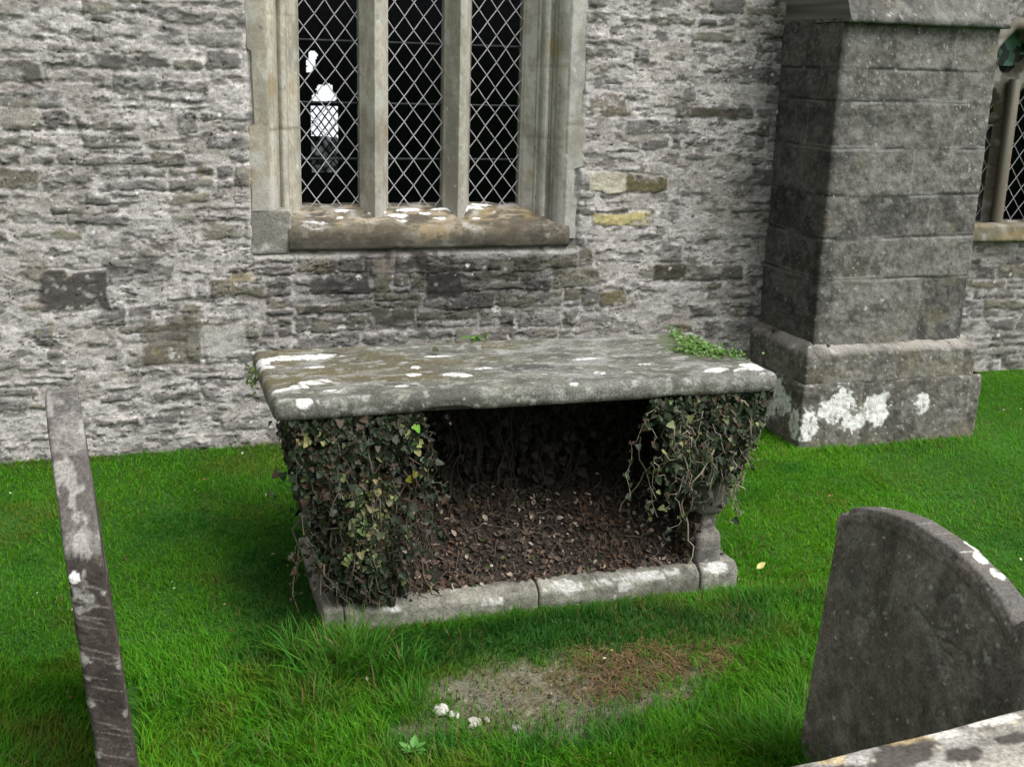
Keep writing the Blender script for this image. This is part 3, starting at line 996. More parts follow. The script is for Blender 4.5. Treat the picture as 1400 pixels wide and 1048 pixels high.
def tomb_lid():
    sx, sy, sz = TX1 - TX0, TY1 - TY0, .074
    V, F, n = rounded_box((sx, sy, sz), .030, .0048)
    V = V + np.array([(TX0 + TX1) / 2, (TY0 + TY1) / 2, .637])
    x, y, z = V.T
    # worn outline: edges wander, corners rounded off, front lip chipped
    w = .012 * (fbm(x * 3, y * 3, 201) - .5) * 2 + .005 * (fbm(x * 14, y * 14, 202, 3) - .5)
    hor = n.copy()
    hor[:, 2] = 0
    V = V + hor * w[:, None]
    chip = blob(x, z, .93, .60, .10, .02, .4, 20, 203) + blob(x, z, 1.75, .60, .06, .012, .4, 20, 204)
    V[:, 1] += chip * .012 * (y < -1.58)
    V[:, 2] += .004 * (fbm(x * 4, y * 5, 205) - .5) + .0025 * (fbm(x * 20, y * 20, 206, 3) - .5)
    u, v = x, y - .8 * np.maximum(0, .655 - z) * (y < -1.5)
    c = grey_stone(u, v * 1.4, 210, (.122, .124, .102), 1.0)
    # damp olive-brown algae towards the left half, greyer right
    ol = ss(.35, .6, fbm(u * 2.2, v * 4, 211) + .35 * ss(1.6, .6, u) - .12) * ss(-1.54, -1.40, v) 
    c = mix(c, (.115, .095, .042), ol * .75)
    c = mix(c, (.12, .125, .115), ss(.5, .68, fbm(u * 3 + 5, v * 8, 212)) * .55 * ss(1.1, 1.6, u))
    # pale rain-washed streaks along the slab
    st = ss(.56, .70, fbm(u * 7, v * 22, 213, 5))
    c = mix(c, (.33, .335, .325), st * .5 * ss(-1.60, -1.5, v))
    c = mix(c, (.30, .305, .29), ss(.5, .68, fbm(u * 16, v * 24, 214, 6)) * .5 * ss(.9, 1.6, u + .2))  # right half paled, the sky's reflection put into the colour
    c = mix(c, (.085, .085, .07), ss(.5, .68, fbm(u * 9 + 4, v * 14, 224, 6)) * .45)
    # front rim darker weathering
    rim = ss(-1.56, -1.62, v)
    c = mix(c, (.13, .125, .115), rim * ss(.42, .62, fbm(u * 5, v * 20, 215)) * .8)
    c = mix(c, (.07, .067, .06), blob(u, v, .91, -1.635, .13, .035, .4, 18, 216) * .8)
    # dark wet hollow
    c = mix(c, (.07, .068, .064), blob(u, v, 1.29, -1.38, .105, .05, .35, 14, 217) * .9)
    # white lichen crusts
    w = np.zeros(len(u))
    for cx, cy, rx, ry, rot in ((.52, -1.085, .145, .042, .05), (.385, -1.12, .03, .05, 0), (.39, -1.2, .028, .025, 0), (.53, -1.43, .06, .03, .2), (.47, -1.475, .03, .03, 0), (.58, -1.545, .038, .02, 0), (.47, -1.625, .026, .014, 0),
                              (.42, -1.50, .05, .010, .5), (.55, -1.23, .035, .012, 0), (.80, -1.535, .025, .012, 0), (.87, -1.40, .03, .022, .2), (1.02, -1.43, .055, .028, -.2), (.9, -1.3, .02, .02, 0),
                              (1.13, -1.36, .03, .01, 0), (1.38, -1.615, .016, .009, 0), (1.52, -1.5, .022, .02, 0), (1.95, -1.55, .05, .025, .3), (2.04, -1.56, .04, .018, .6),
                              (2.1, -1.53, .04, .05, 0), (1.02, -1.16, .05, .012, 0), (1.55, -1.3, .06, .010, .1), (1.72, -1.42, .03, .010, 0)):
        w = np.maximum(w, blob(u, v, cx, cy, rx, ry, .42, 34, 218, rot))
    c = crust(c, w, u, v, (.70, .695, .68), 225)
    fu, fv = wob(u, v, .006, 30, 219)
    sp_ = spots(fu, fv * 1.2, .09, .4, .005, .02, 220)
    c = mix(c, (.48, .475, .455), sp_ * .6)
    c = mix(c, (.5, .5, .48), spots(fu, fv, .03, .18, .002, .005, 222) * .6)
    c = mix(c, (.05, .048, .042), spots(fu, fv, .035, .3, .002, .006, 226) * .7)
    c = mix(c, (.38, .38, .36), ss(.60, .70, fbm(u * 30, v * 44, 227, 5)) * .5)
    mo = blob(u, v, 2.0, -1.2, .12, .18, .5, 9, 223) * ss(1.85, 2.0, u)
    c = mix(c, (.06, .09, .025), mo * .8)
    V[:, 2] += .0025 * w
    P(mesh_np('lid', V, [F], c, M_SLAB, tomb))


tomb_lid()


def stone_block(name, x0, x1, y0, y1, z0, z1, r, sp, seed, base, parent, mat=M_GRAVE, cham=0, white=()):
    V, F, n = rounded_box((x1 - x0, y1 - y0, z1 - z0), r, sp)
    V = V + np.array([(x0 + x1) / 2, (y0 + y1) / 2, (z0 + z1) / 2])
    if cham:
        t = ss(z1 - cham, z1, V[:, 2])
        V[:, 1] += cham * 1.0 * t * (V[:, 1] < y0 + (y1 - y0) * .4)
    u, v = V[:, 0] + .2 * V[:, 1], V[:, 2] + .8 * V[:, 1]
    c = grey_stone(u, v, seed, base)
    for cx, cy, rx, ry in white:
        c = crust(c, blob(u, v, cx, cy, rx, ry, .6, 30, seed + 5), u, v, (.50, .50, .475), seed + 8)
    fu, fv = wob(u, v, .004, 50, seed)
    c = mix(c, (.5, .49, .47), spots(fu, fv, .06, .3, .003, .012, seed + 6) * .7)
    V = V + n * (.006 * (fbm(u * 14, v * 14, seed + 7, 4) - .5))[:, None]
    return P(mesh_np(name, V, [F], c, mat, parent))


def baluster(x, y, seed):
    prof = [(.0, -.055), (.054, -.055), (.054, .0), (.0535, .003), (.052, .006), (.052, .028), (.05, .045), (.042, .06), (.036, .066), (.031, .075), (.030, .12), (.031, .128), (.046, .134), (.06, .146), (.072, .18), (.078, .23),
            (.078, .29), (.074, .35), (.066, .41), (.055, .46), (.047, .49), (.047, .51), (.052, .52), (.054, .535), (.054, .58), (.054, .585), (.054, .603), (.0, .603)]
    # finer along the height
    pr = np.array(prof)
    s = np.concatenate([[0], np.cumsum(np.linalg.norm(np.diff(pr, axis=0), axis=1))])
    t = np.unique(np.concatenate([s, np.arange(0, s[-1], .012)]))
    pr = np.stack([np.interp(t, s, pr[:, 0]), np.interp(t, s, pr[:, 1])], 1)
    V, F = lathe(pr, 40, 5.0)
    rad = np.hypot(V[:, 0], V[:, 1])
    # round the bulb, keep the blocks square
    a = np.arctan2(V[:, 1], V[:, 0])
    rr = np.repeat(pr[:, 0], 40)
    m = ss(.125, .15, V[:, 2]) * ss(.52, .5, V[:, 2]) * .7
    V[:, 0] = V[:, 0] * (1 - m) + rr * np.cos(a) * m
    V[:, 1] = V[:, 1] * (1 - m) + rr * np.sin(a) * m
    V = V + np.array([x, y, 0])
    u, v = V[:, 0] + V[:, 1], V[:, 2]
    c = grey_stone(u, v, seed, (.16, .15, .135))
    fu, fv = wob(u, v, .004, 50, seed)
    c = mix(c, (.45, .44, .42), spots(fu, fv, .06, .3, .003, .012, seed + 6) * .6)
    V = V + (.003 * (fbm(u * 25, v * 25, seed) - .5))[:, None] * np.array([1, 1, 0])
    return P(mesh_np('baluster', V, [F], c, M_GRAVE, tomb))


PB = (.19, .185, .155)
stone_block('plinth_stone', .515, .585, TY0 + .005, -.98, -.24, -.058, .012, .008, 231, PB, tomb, cham=0)
stone_block('plinth_stone', .588, 1.275, TY0, TY0 + .2, -.24, -.058, .010, .008, 232, PB, tomb, cham=.035, white=((.75 - .32, -1.38, .03, .02), (1.1 - .32, -1.4, .04, .02)))
stone_block('plinth_stone', 1.279, 1.905, TY0, TY0 + .2, -.24, -.056, .010, .008, 233, PB, tomb, cham=.035,
            white=((1.38 - .32, -1.37, .07, .035), (1.52 - .32, -1.37, .03, .02), (1.70 - .32, -1.36, .13, .022), (1.6 - .32, -1.40, .03, .02)))
stone_block('plinth_stone', 1.909, 2.06, TY0 - .006, TY0 + .2, -.24, -.052, .012, .008, 234, (.22, .215, .185), tomb, cham=.03, white=((1.98 - .32, -1.36, .05, .03),))
stone_block('plinth_stone', 1.93, 2.05, TY0 + .202, -.98, -.24, -.06, .012, .012, 235, PB, tomb)
for (bx, by, sd) in ((1.956, TY0 + .09, 241), (.60, TY0 + .10, 242), (1.956, -1.02, 243), (.60, -1.02, 244)):
    baluster(bx, by, sd)
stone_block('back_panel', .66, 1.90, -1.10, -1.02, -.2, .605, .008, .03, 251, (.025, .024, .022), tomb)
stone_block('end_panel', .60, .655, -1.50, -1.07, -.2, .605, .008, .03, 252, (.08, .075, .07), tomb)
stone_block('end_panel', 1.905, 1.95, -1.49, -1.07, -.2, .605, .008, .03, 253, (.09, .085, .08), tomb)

# ------------------------------------------------------------------ headstones
def headstone_left():
    """seen edge-on: arched slab standing across the view, leaning left"""
    W, T, H = .92, .088, 1.20                     # along y, thickness, height
    V, F, n = rounded_box((T, W, H), .010, .0042)
    s = V[:, 1] / (W / 2)                        # -1 near .. 1 far
    top = np.interp(np.abs(s), [0, .3, .55, .75, .9, 1.0], [0, -.025, -.085, -.155, -.22, -.285])
    t = (V[:, 2] + H / 2) / H
    V[:, 2] = -H / 2 + t * (H + top)
    th = 1 - .12 * t
    V[:, 0] *= th
    u, v = V[:, 0] * 1.0, V[:, 2]
    arc = V[:, 2] - .8 * V[:, 1] * 0
    c = grey_stone(V[:, 1] * .8 + V[:, 0], V[:, 2] + V[:, 0], 301, (.045, .037, .033), .8)
    up = ss(-.40, -.26, V[:, 1]) 
    L = V[:, 1] + V[:, 2] * .9                   # runs along the rim
    rimz = ss(.335, .375, V[:, 2] + .04 * (fbm(V[:, 0] * 20, V[:, 2] * 9, 302) - .5))  # upward-facing top coloured paler as if skylit, edge below left dark
    g = grey_stone(V[:, 0] * 2, L * 1.5, 303, (.17, .162, .152), 1.0)
    c = c * (1 - rimz[:, None]) + g * rimz[:, None]
    dk = blob(V[:, 0], V[:, 1], 0, -.33, .09, .09, .5, 30, 304) * rimz
    c = mix(c, (.085, .075, .07), dk * .85)
    fu, fv = wob(V[:, 0] + V[:, 1] * .3, V[:, 2], .004, 45, 305)
    c = mix(c, (.33, .32, .30), ss(.62, .7, fbm(V[:, 0] * 24, V[:, 2] * 24, 306, 4)) * .7)
    # scratches low on the edge
    sc = ss(.66, .72, fbm(V[:, 0] * 9, V[:, 2] * 120 + V[:, 0] * 60, 307, 3)) * (1 - rimz)
    c = mix(c, (.16, .14, .125), sc * .7)
    c = mix(c, (.42, .41, .40), spots(fu, fv, .09, .3, .006, .018, 308) * ss(.4, .55, fbm(u * 90, v * 90, 309, 3)) * .8)
    c = mix(c, (.07, .045, .042), (V[:, 0] > .036) * .4 * (1 - rimz))
    base = np.array([-.148, -2.24, .30])
    # one bright round lichen on the near edge
    V = V + n * (.006 * (fbm(V[:, 0] * 12 + V[:, 1] * 8, V[:, 2] * 14, 310, 4) - .5))[:, None]
    ln = math.radians(4.3)
    x, z = V[:, 0].copy(), V[:, 2].copy() + H / 2
    V[:, 0] = x * math.cos(ln) - z * math.sin(ln)
    V[:, 2] = z * math.cos(ln) + x * math.sin(ln)
    y = V[:, 1].copy()
    yw = math.radians(4.2)
    xx = V[:, 0].copy()
    V[:, 0] = xx * math.cos(yw) - y * math.sin(yw)
    V[:, 1] = xx * math.sin(yw) + y * math.cos(yw)
    spot = 1 - ss(.011, .013, np.hypot(V[:, 0] - HL_SPOT[0], V[:, 2] - HL_SPOT[1])) 
    spot *= (y < -.3)
    c = mix(c, (.8, .79, .79), spot)
    ring = np.exp(-((np.hypot(V[:, 0] - HL_SPOT[0] + .003, V[:, 2] - HL_SPOT[1]) - .003) / .003) ** 2) * spot
    c = mix(c, (.3, .3, .3), ring * .6)
    o = mesh_np('headstone', V, [F], c, M_GRAVE)
    o.location = (-.116, -2.24, -.295)
    tag(o, 'tall narrow headstone seen edge-on at left, leaning, with lichen and a rim tinted as if skylit', 'headstone', 'headstones standing in the lawn')


HL_SPOT = (-.060, .905)
headstone_left()


def headstone_right():
    W, T, H = .75, .064, .98
    V, F, n = rounded_box((T, W, H), .008, .0055)
    yy = V[:, 1]                                  # + is far (picture left)
    # cambered head between small square shoulders
    s = yy
    top = np.interp(s - 3.03, [-3.46, -3.36, -3.338, -3.32, -3.29, -3.228, -3.123, -2.955, -2.85, -2.75, -2.705, -2.692, -2.655],
                    [.583, .590, .566, .578, .601, .627, .649, .657, .643, .616, .600, .572, .566]) - .68
    t = (V[:, 2] + H / 2) / H
    V[:, 2] = -H / 2 + t * (H + top)
    V[:, 1] += .05 * (1 - t) * ss(.1, .4, V[:, 1])
    y, z = V[:, 1], V[:, 2]
    c = grey_stone(y, z, 321, (.19, .164, .145), .9)
    c = mix(c, (.12, .10, .085), ss(.5, .7, fbm(y * 3, z * 1.2, 322)) * .35)
    c = mix(c, (.06, .052, .047), ss(.52, .72, fbm(y * 14, z * 3, 323, 6)) * .5)
    top_m = ss(.2, .7, n[:, 2])
    c = mix(c, (.115, .11, .103), top_m * (.6 + .4 * ss(.4, .6, fbm(y * 12, V[:, 0] * 20, 324))))
    fu, fv = wob(y, z, .005, 40, 325)
    c = mix(c, (.30, .29, .27), spots(fu, fv, .026, .5, .003, .0075, 326) * .85 * (.3 + .7 * ss(.4, .6, fbm(y * 4, z * 4, 339))))
    c = mix(c, (.24, .235, .225), spots(fu, fv, .075, .42, .005, .015, 327) * ss(.38, .5, fbm(y * 70, z * 70, 328, 3)) * .75)
    c = mix(c, (.5, .49, .46), spots(fu, fv, .05, .32, .003, .0065, 329) * .9)
    w = np.zeros(len(y))
    for cy, r in ((-.065, .022), (-.125, .022), (-.185, .02), (.255, .02), (-.085, .018)):
        w = np.maximum(w, blob(y, V[:, 0], cy, .012 + .02 * (cy > -.1), r, .014, .3, 40, 330) * top_m)
    c = crust(c, w, y, V[:, 0], (.74, .73, .72), 338)
    gl = ss(.55, .68, fbm(y * 9, z * 9, 331, 4)) * blob(y, z, .18, .28, .14, .14, .5, 8, 332)
    c = mix(c, (.22, .215, .205), gl * .7)
    # worn carved spray of leaves (shallow grooves)
    g = np.zeros(len(y))
    o0 = np.array([.02, .265])
    for k, a in enumerate(np.linspace(-.95, -.08, 9)):
        L = .20 - .012 * abs(k - 3)
        tt = np.linspace(0, 1, 26)
        px = o0[0] - L * tt * math.cos(a) - .0
        pz = o0[1] + L * tt * math.sin(a) * .75 + .035 * np.sin(tt * 2.6 + k * .5) * tt
        for a_, b_ in zip(px, pz):
            g = np.maximum(g, np.exp(-(((y - a_) ** 2 + (z - b_) ** 2) / .0058 ** 2)) * (.4 + .6 * float(h2(np.array(k), np.array(int(a_ * 400)), 3))))
    face = n[:, 0] < -.7
    g = g * face
    c = mix(c, (.36, .335, .30), g * .8 * ss(.3, .42, fbm(y * 50, z * 50, 336, 3)))  # carved lines paled in the colour to look lit
    c = mix(c, (.36, .35, .325), spots(fu, fv, .16, .5, .012, .03, 337) * ss(.44, .56, fbm(y * 80, z * 80, 340, 4)) * .75)
    rim = (1 - ss(.012, .02, np.abs(np.abs(y) * 0 + (z - (H / 2 + top)) + .03))) * face
    V = V + n * (.008 * (fbm(y * 10, z * 10, 333, 6) - .5) - .013 * g + .004 * rim)[:, None]
    ln = math.radians(2.0)
    x, z = V[:, 0].copy(), V[:, 2].copy() + H / 2
    V[:, 0] = x * math.cos(ln) + z * math.sin(ln)
    V[:, 2] = z * math.cos(ln) - x * math.sin(ln)
    o = mesh_np('headstone', V, [F], c, M_GRAVE)
    o.location = (1.763, -3.03, -.30)
    tag(o, 'dark broad headstone with cambered top and worn carved leaves, at lower right', 'headstone', 'headstones standing in the lawn')


headstone_right()


def front_tomb():
    t = empty('ledger_tomb', (2.0, -3.9, -.3))
    tag(t, 'pale lichen-blotched flat tomb slab in the bottom right corner', 'tomb')
    V, F, n = rounded_box((1.8, .85, .10), .022, .0085)
    V = V + np.array([1.98, -3.925, .385])
    # turn a little so its long side falls away to the left
    a = math.radians(5.5)
    cx, cy = 1.08, -3.52
    x, y = V[:, 0] - cx, V[:, 1] - cy
    V[:, 0], V[:, 1] = cx + x * math.cos(a) - y * math.sin(a), cy + x * math.sin(a) + y * math.cos(a)
    u, v = V[:, 0], V[:, 1]
    c = grey_stone(u, v, 341, (.29, .275, .24), .9)
    c = mix(c, (.45, .44, .42), ss(.48, .66, fbm(u * 8, v * 8, 342, 5)) * .6)
    dk = np.zeros(len(u))
    for bx, by, rx, ry in ((1.37, -3.53, .075, .05), (1.60, -3.535, .045, .02), (1.3, -3.56, .05, .03), (1.68, -3.60, .06, .03), (1.9, -3.7, .2, .08), (1.22, -3.545, .05, .02), (1.47, -3.56, .05, .025)):
        dk = np.maximum(dk, blob(u, v, bx, by, rx, ry, .8, 18, 343, soft=.05))
    c = mix(c, (.05, .043, .036), dk * .9)
    c = mix(c, (.55, .43, .22), (blob(u, v, 1.40, -3.475, .05, .022, .6, 26, 344) + blob(u, v, 1.22, -3.50, .04, .02, .6, 26, 345)) * .7)
    c = mix(c, (.75, .72, .66), (blob(u, v, 1.49, -3.475, .04, .02, .5, 30, 346) + blob(u, v, 1.62, -3.47, .06, .015, .5, 30, 347)) * .85)
    fu, fv = wob(u, v, .005, 40, 348)
    c = mix(c, (.6, .55, .42), spots(fu, fv, .05, .3, .003, .012, 349) * .7)
    V = V + n * (.008 * (fbm(u * 9, v * 9, 350, 5) - .5))[:, None]
    P(mesh_np('slab', V, [F], c, M_SLAB, t))
    b = stone_block('body', 1.2, 2.75, -4.22, -3.62, -.4, .32, .01, .03, 351, (.2, .19, .17), t)


front_tomb()

# ------------------------------------------------------------------ lawn
def patch_mask(x, y):
    """bare earth in front of the tomb: 1 = bare"""
    d = ((x - 1.20) / .58) ** 2 + ((y + 2.11 - .05 * (x - 1.16)) / .24) ** 2
    return 1 - ss(.5, 1.25, np.sqrt(d) + .9 * (fbm(x * 7, y * 9, 401, 5) - .5))


def dry_mask(x, y):
    a = blob(x, y, 1.54, -2.03, .36, .14, .8, 6, 402, .05, .6) * (.35 + .65 * ss(.4, .58, fbm(x * 13, y * 13, 403)))
    return a


def grnd_col(x, y):
    n = fbm(x * 3, y * 3, 405)
    c = np.array((.030, .085, .014))[None, :] * (.6 + .9 * n)[:, None]
    far = ss(3, 12, np.hypot(x - 1, y + 1))
    c = mix(c, (.028, .085, .012), far)
    pm = patch_mask(x, y)
    soil = np.array((.165, .155, .115))[None, :] * (.55 + .9 * fbm(x * 26, y * 26, 406))[:, None]
    soil = mix(soil, (.10, .10, .045), ss(.45, .65, fbm(x * 9, y * 9, 407)) * .6)
    soil = mix(soil, (.30, .28, .22), spots(x, y, .03, .2, .003, .007, 408) * .7)
    c = c * (1 - pm[:, None]) + soil * pm[:, None]
    dm = dry_mask(x, y)
    c = mix(c, (.12, .08, .042), dm * .6)
    wl = ss(-.10, -.02, y) * (x < 3)
    return mix(c, (.05, .045, .035), wl * .7)


xs = spaced([(-400, -40, 40), (-40, -4, 3), (-4, -1.2, .2), (-1.2, 5.6, .024), (5.6, 9, .3), (9, 45, 3), (45, 400, 40)])
ys = spaced([(-400, -40, 40), (-40, -6, 2), (-6, -3.6, .15), (-3.6, .5, .024), (.5, 6.2, .3), (6.2, 40, 3), (40, 400, 40)])
X, Y = np.meshgrid(xs, ys, indexing='ij')
x, y = X.ravel(), Y.ravel()
z = gz(x, y) + .012 * (fbm(x * 18, y * 18, 410, 3) - .5)
z -= .012 * patch_mask(x, y)
g = mesh_np('ground', np.stack([x, y, z], 1), [grid_faces(len(xs), len(ys))], grnd_col(x, y), M_GROUND)
g['kind'] = 'structure'


def blades(x, y, h, w, lean, col, seed, seg=3, zoff=-.004, az=None):
    """grass blades as tapering bent strips; returns V,(quads,tris),C"""
    n = len(x)
    r = np.random.default_rng(seed)
    z = gz(x, y) + zoff
    la = r.random(n) * 2 * np.pi if az is None else az + r.normal(0, .9, n)
    fa = la + np.pi / 2 + r.normal(0, .5, n)
    dirx, diry = np.cos(la), np.sin(la)
    wx, wy = np.cos(fa) * w / 2, np.sin(fa) * w / 2
    V = np.zeros((n, 2 * seg + 1, 3), np.float32)
    C = np.zeros((n, 2 * seg + 1, 3), np.float32)
    for k in range(seg + 1):
        t = k / seg
        o = lean * h * t ** 2
        hz = h * (t - .28 * np.minimum(lean, 1.2) * t ** 2)
        tap = 1 - .35 * t if k < seg else 0
        if k < seg:
            for j, sg in ((0, -1), (1, 1)):
                V[:, 2 * k + j, 0] = x + dirx * o + sg * wx * tap
                V[:, 2 * k + j, 1] = y + diry * o + sg * wy * tap
                V[:, 2 * k + j, 2] = z + hz
                C[:, 2 * k + j] = col * (.9 + .15 * t)
        else:
            V[:, 2 * k, 0], V[:, 2 * k, 1], V[:, 2 * k, 2] = x + dirx * o, y + diry * o, z + hz
            C[:, 2 * k] = col * 1.05
    b = np.arange(n)[:, None] * (2 * seg + 1)
    Q = np.concatenate([b + np.array([[2 * k, 2 * k + 1, 2 * k + 3, 2 * k + 2]]) for k in range(seg - 1)]) if seg > 1 else np.zeros((0, 4), int)
    T = b + np.array([[2 * seg - 2, 2 * seg - 1, 2 * seg]])
    return V.reshape(-1, 3), Q, T, C.reshape(-1, 3)


def keep_lawn(x, y):
    ok = ~((x > .53) & (x < 2.05) & (y > TY0 + .01) & (y < -.98))
    ok &= ~((x > 2.94) & (x < 3.97) & (y > -.56))
    ok &= (y < np.where(x < 3.2, -.012, RW - .015))
    ok &= ~((np.abs(x - 1.80) < .05) & (np.abs(y + 3.015) < .40))
    ok &= ~((np.abs(x + .13) < .05) & (np.abs(y + 2.24) < .46))
    ok &= ~((x > 1.2) & (x < 2.75) & (y > -4.2) & (y < -3.62))
    return ok


def lawn():
    parts = []
    def add(n, x0, x1, y0, y1, hmin, hmax, wid, seg, seed, dens=None):
        r = np.random.default_rng(seed)
        x, y = x0 + (x1 - x0) * r.random(n), y0 + (y1 - y0) * r.random(n)
        ok = keep_lawn(x, y)
        pm = patch_mask(x, y)
        ok &= r.random(n) > pm * .965
        ok &= r.random(n) > dry_mask(x, y) * .8
        if dens is not None:
            ok &= r.random(n) < dens(x, y)
        x, y, pm = x[ok], y[ok], pm[ok]
        m = len(x)
        cl = fbm(x * 2.2, y * 2.2, 421)
        cl2 = fbm(x * 11, y * 11, 422, 3)
        h = hmin + (hmax - hmin) * r.random(m) * (.35 + 1.3 * cl2)
        # unmown fringes round the stones
        fr = np.zeros(m)
        for cx, cy, rx, ry, a in FR:
            fr = np.maximum(fr, a * np.exp(-(((x - cx) / rx) ** 2 + ((y - cy) / ry) ** 2)))
        h *= 1 + fr * r.random(m)
        lean = .25 + .9 * r.random(m) ** 1.5
        az = 6.28 * fbm(x * 1.7, y * 1.7, 423, 2) * 1.6
        az = np.where(r.random(m) < .5, az, r.random(m) * 6.28)
        base = np.stack([.062 + .095 * cl ** 2 + .035 * r.random(m), .255 + .13 * cl + .09 * (r.random(m) - .5), .009 + .007 * r.random(m)], 1)
        yel = ss(.52, .74, fbm(x * 3.3 + 8, y * 3.3, 424, 5)) * .6
        base = mix(base, (.17, .20, .022), yel)
        blu = ss(.55, .75, fbm(x * 2.6 + 38, y * 2.6, 426)) * .6
        base = mix(base, (.022, .175, .026), blu)
        dkg = np.maximum(blob(x, y, 1.28, -1.80, .80, .13, .5, 7, 427, 0, .5), blob(x, y, .38, -1.45, .16, .40, .5, 7, 428, 0, .6))  # darker strip before the plinth; left patch is the tomb's shade painted in
        base = mix(base, (.022, .10, .02), dkg * .8)
        dead = (r.random(m) < .03 + .16 * ss(.55, .7, fbm(x * 5, y * 5, 425, 5))).astype(float)
        base = mix(base, (.22, .16, .06), dead * .85)
        V, Q, T, C = blades(x, y, h, wid * (.6 + .8 * r.random(m)), lean, base, seed + 1, seg, az=az)
        parts.append((V, Q, T, C))
    FR = [(.56, -1.80, .16, .12, 2.6), (.50, -1.62, .10, .2, 1.6), (.35, -1.95, .25, .2, 1.3), (1.80, -2.62, .14, .2, 3.0), (1.70, -2.5, .16, .16, 2.0), (1.75, -2.85, .1, .4, 1.2), (1.95, -2.3, .18, .25, .9),
          (.05, -2.45, .2, .3, .8), (.95, -2.48, .5, .12, 1.0), (2.0, -1.72, .3, .05, .8), (1.2, -1.70, .6, .05, 1.0), (3.4, -.62, .6, .05, 1.3), (-.1, -2.2, .14, .5, 1.0), (1.3, -.03, 3, .04, .5), (.45, -2.3, .3, .2, .9)]
    add(120000, -.75, 2.6, -3.1, -1.55, .018, .050, .0036, 3, 500)
    add(105000, -.8, 3.2, -1.75, .0, .014, .036, .0038, 2, 510)
    add(76000, 1.9, 5.0, -2.9, RW, .014, .036, .0042, 2, 520)
    add(22000, -3, -.7, -4.6, 0, .02, .055, .006, 2, 530)
    add(22000, -1, 5.5, -5.0, -3.0, .02, .06, .006, 2, 540)
    add(12000, 5, 7.5, -3, RW, .02, .05, .006, 2, 550)
    # tall rank tufts
    r = np.random.default_rng(77)
    for cx, cy, n, hh, sp in ((.60, -1.83, 260, .17, .075), (.50, -1.88, 200, .15, .08), (.72, -1.90, 160, .11, .08), (.42, -2.05, 160, .12, .1), (.40, -1.72, 120, .12, .06), (.70, -2.10, 130, .09, .08), (.33, -2.25, 160, .10, .12),
                              (1.70, -2.62, 220, .16, .07), (1.72, -2.82, 200, .15, .06), (1.64, -2.52, 160, .13, .08), (1.86, -2.46, 160, .13, .09), (2.0, -2.2, 120, .09, .1), (1.25, -2.45, 200, .08, .18), (1.0, -2.42, 180, .08, .15),
                              (1.86, -1.75, 90, .07, .08), (2.04, -1.78, 70, .06, .05), (.1, -2.3, 160, .09, .14), (-.35, -2.2, 160, .08, .16), (1.5, -2.42, 160, .08, .15), (.02, -1.95, 120, .07, .1)):
        x, y = r.normal(cx, sp * .6, n), r.normal(cy, sp * .6, n)
        ok = keep_lawn(x, y)
        x, y = x[ok], y[ok]
        m = len(x)
        h = hh * (.45 + .75 * r.random(m))
        base = np.stack([.04 + .06 * r.random(m), .16 + .12 * r.random(m), .012 + .014 * r.random(m)], 1)
        dead = (r.random(m) < .05).astype(float)
        base = mix(base, (.24, .19, .09), dead)
        az = np.arctan2(y - cy, x - cx)
        parts.append(blades(x, y, h, .0042 * (.7 + .6 * r.random(m)), .3 + .7 * r.random(m), base, int(cx * 1000) % 997 + 3, 4, az=az))
    off, Vs, Qs, Ts, Cs = 0, [], [], [], []
    for V, Q, T, C in parts:
        Vs.append(V)
        Qs.append(Q + off)
        Ts.append(T + off)
        Cs.append(C)
        off += len(V)
    o = mesh_np('grass', np.concatenate(Vs), [np.concatenate(Qs), np.concatenate(Ts)], np.concatenate(Cs), M_GRASS, smooth=False)
    tag(o, 'short vivid green churchyard lawn around the stones', 'grass', kind='stuff')


lawn()


def dry_grass():
    r = np.random.default_rng(91)
    n = 26000
    x, y = .75 + 1.25 * r.random(n), -2.4 + .75 * r.random(n)
    p = dry_mask(x, y) + .035 * patch_mask(x, y) + .9 * blob(x, y, 1.96, -1.82, .07, .05, .4, 20, 431)
    ok = (r.random(n) < p) & keep_lawn(x, y)
    x, y = x[ok], y[ok]
    m = len(x)
    t = r.random(m)
    col = np.stack([.09 + .17 * t, .062 + .11 * t, .028 + .052 * t], 1)
    col = mix(col, (.07, .09, .02), (r.random(m) < .14) * .9)
    V, Q, T, C = blades(x, y, .009 + .020 * r.random(m), .0028 + .002 * r.random(m), .7 + 1.6 * r.random(m), col, 92, 3, zoff=-.006)
    o = mesh_np('dry_grass', V, [Q, T], C, M_DEAD, smooth=False)
    tag(o, 'rusty brown dead grass and moss on the bare patch before the tomb', 'dead grass', kind='stuff')


dry_grass()


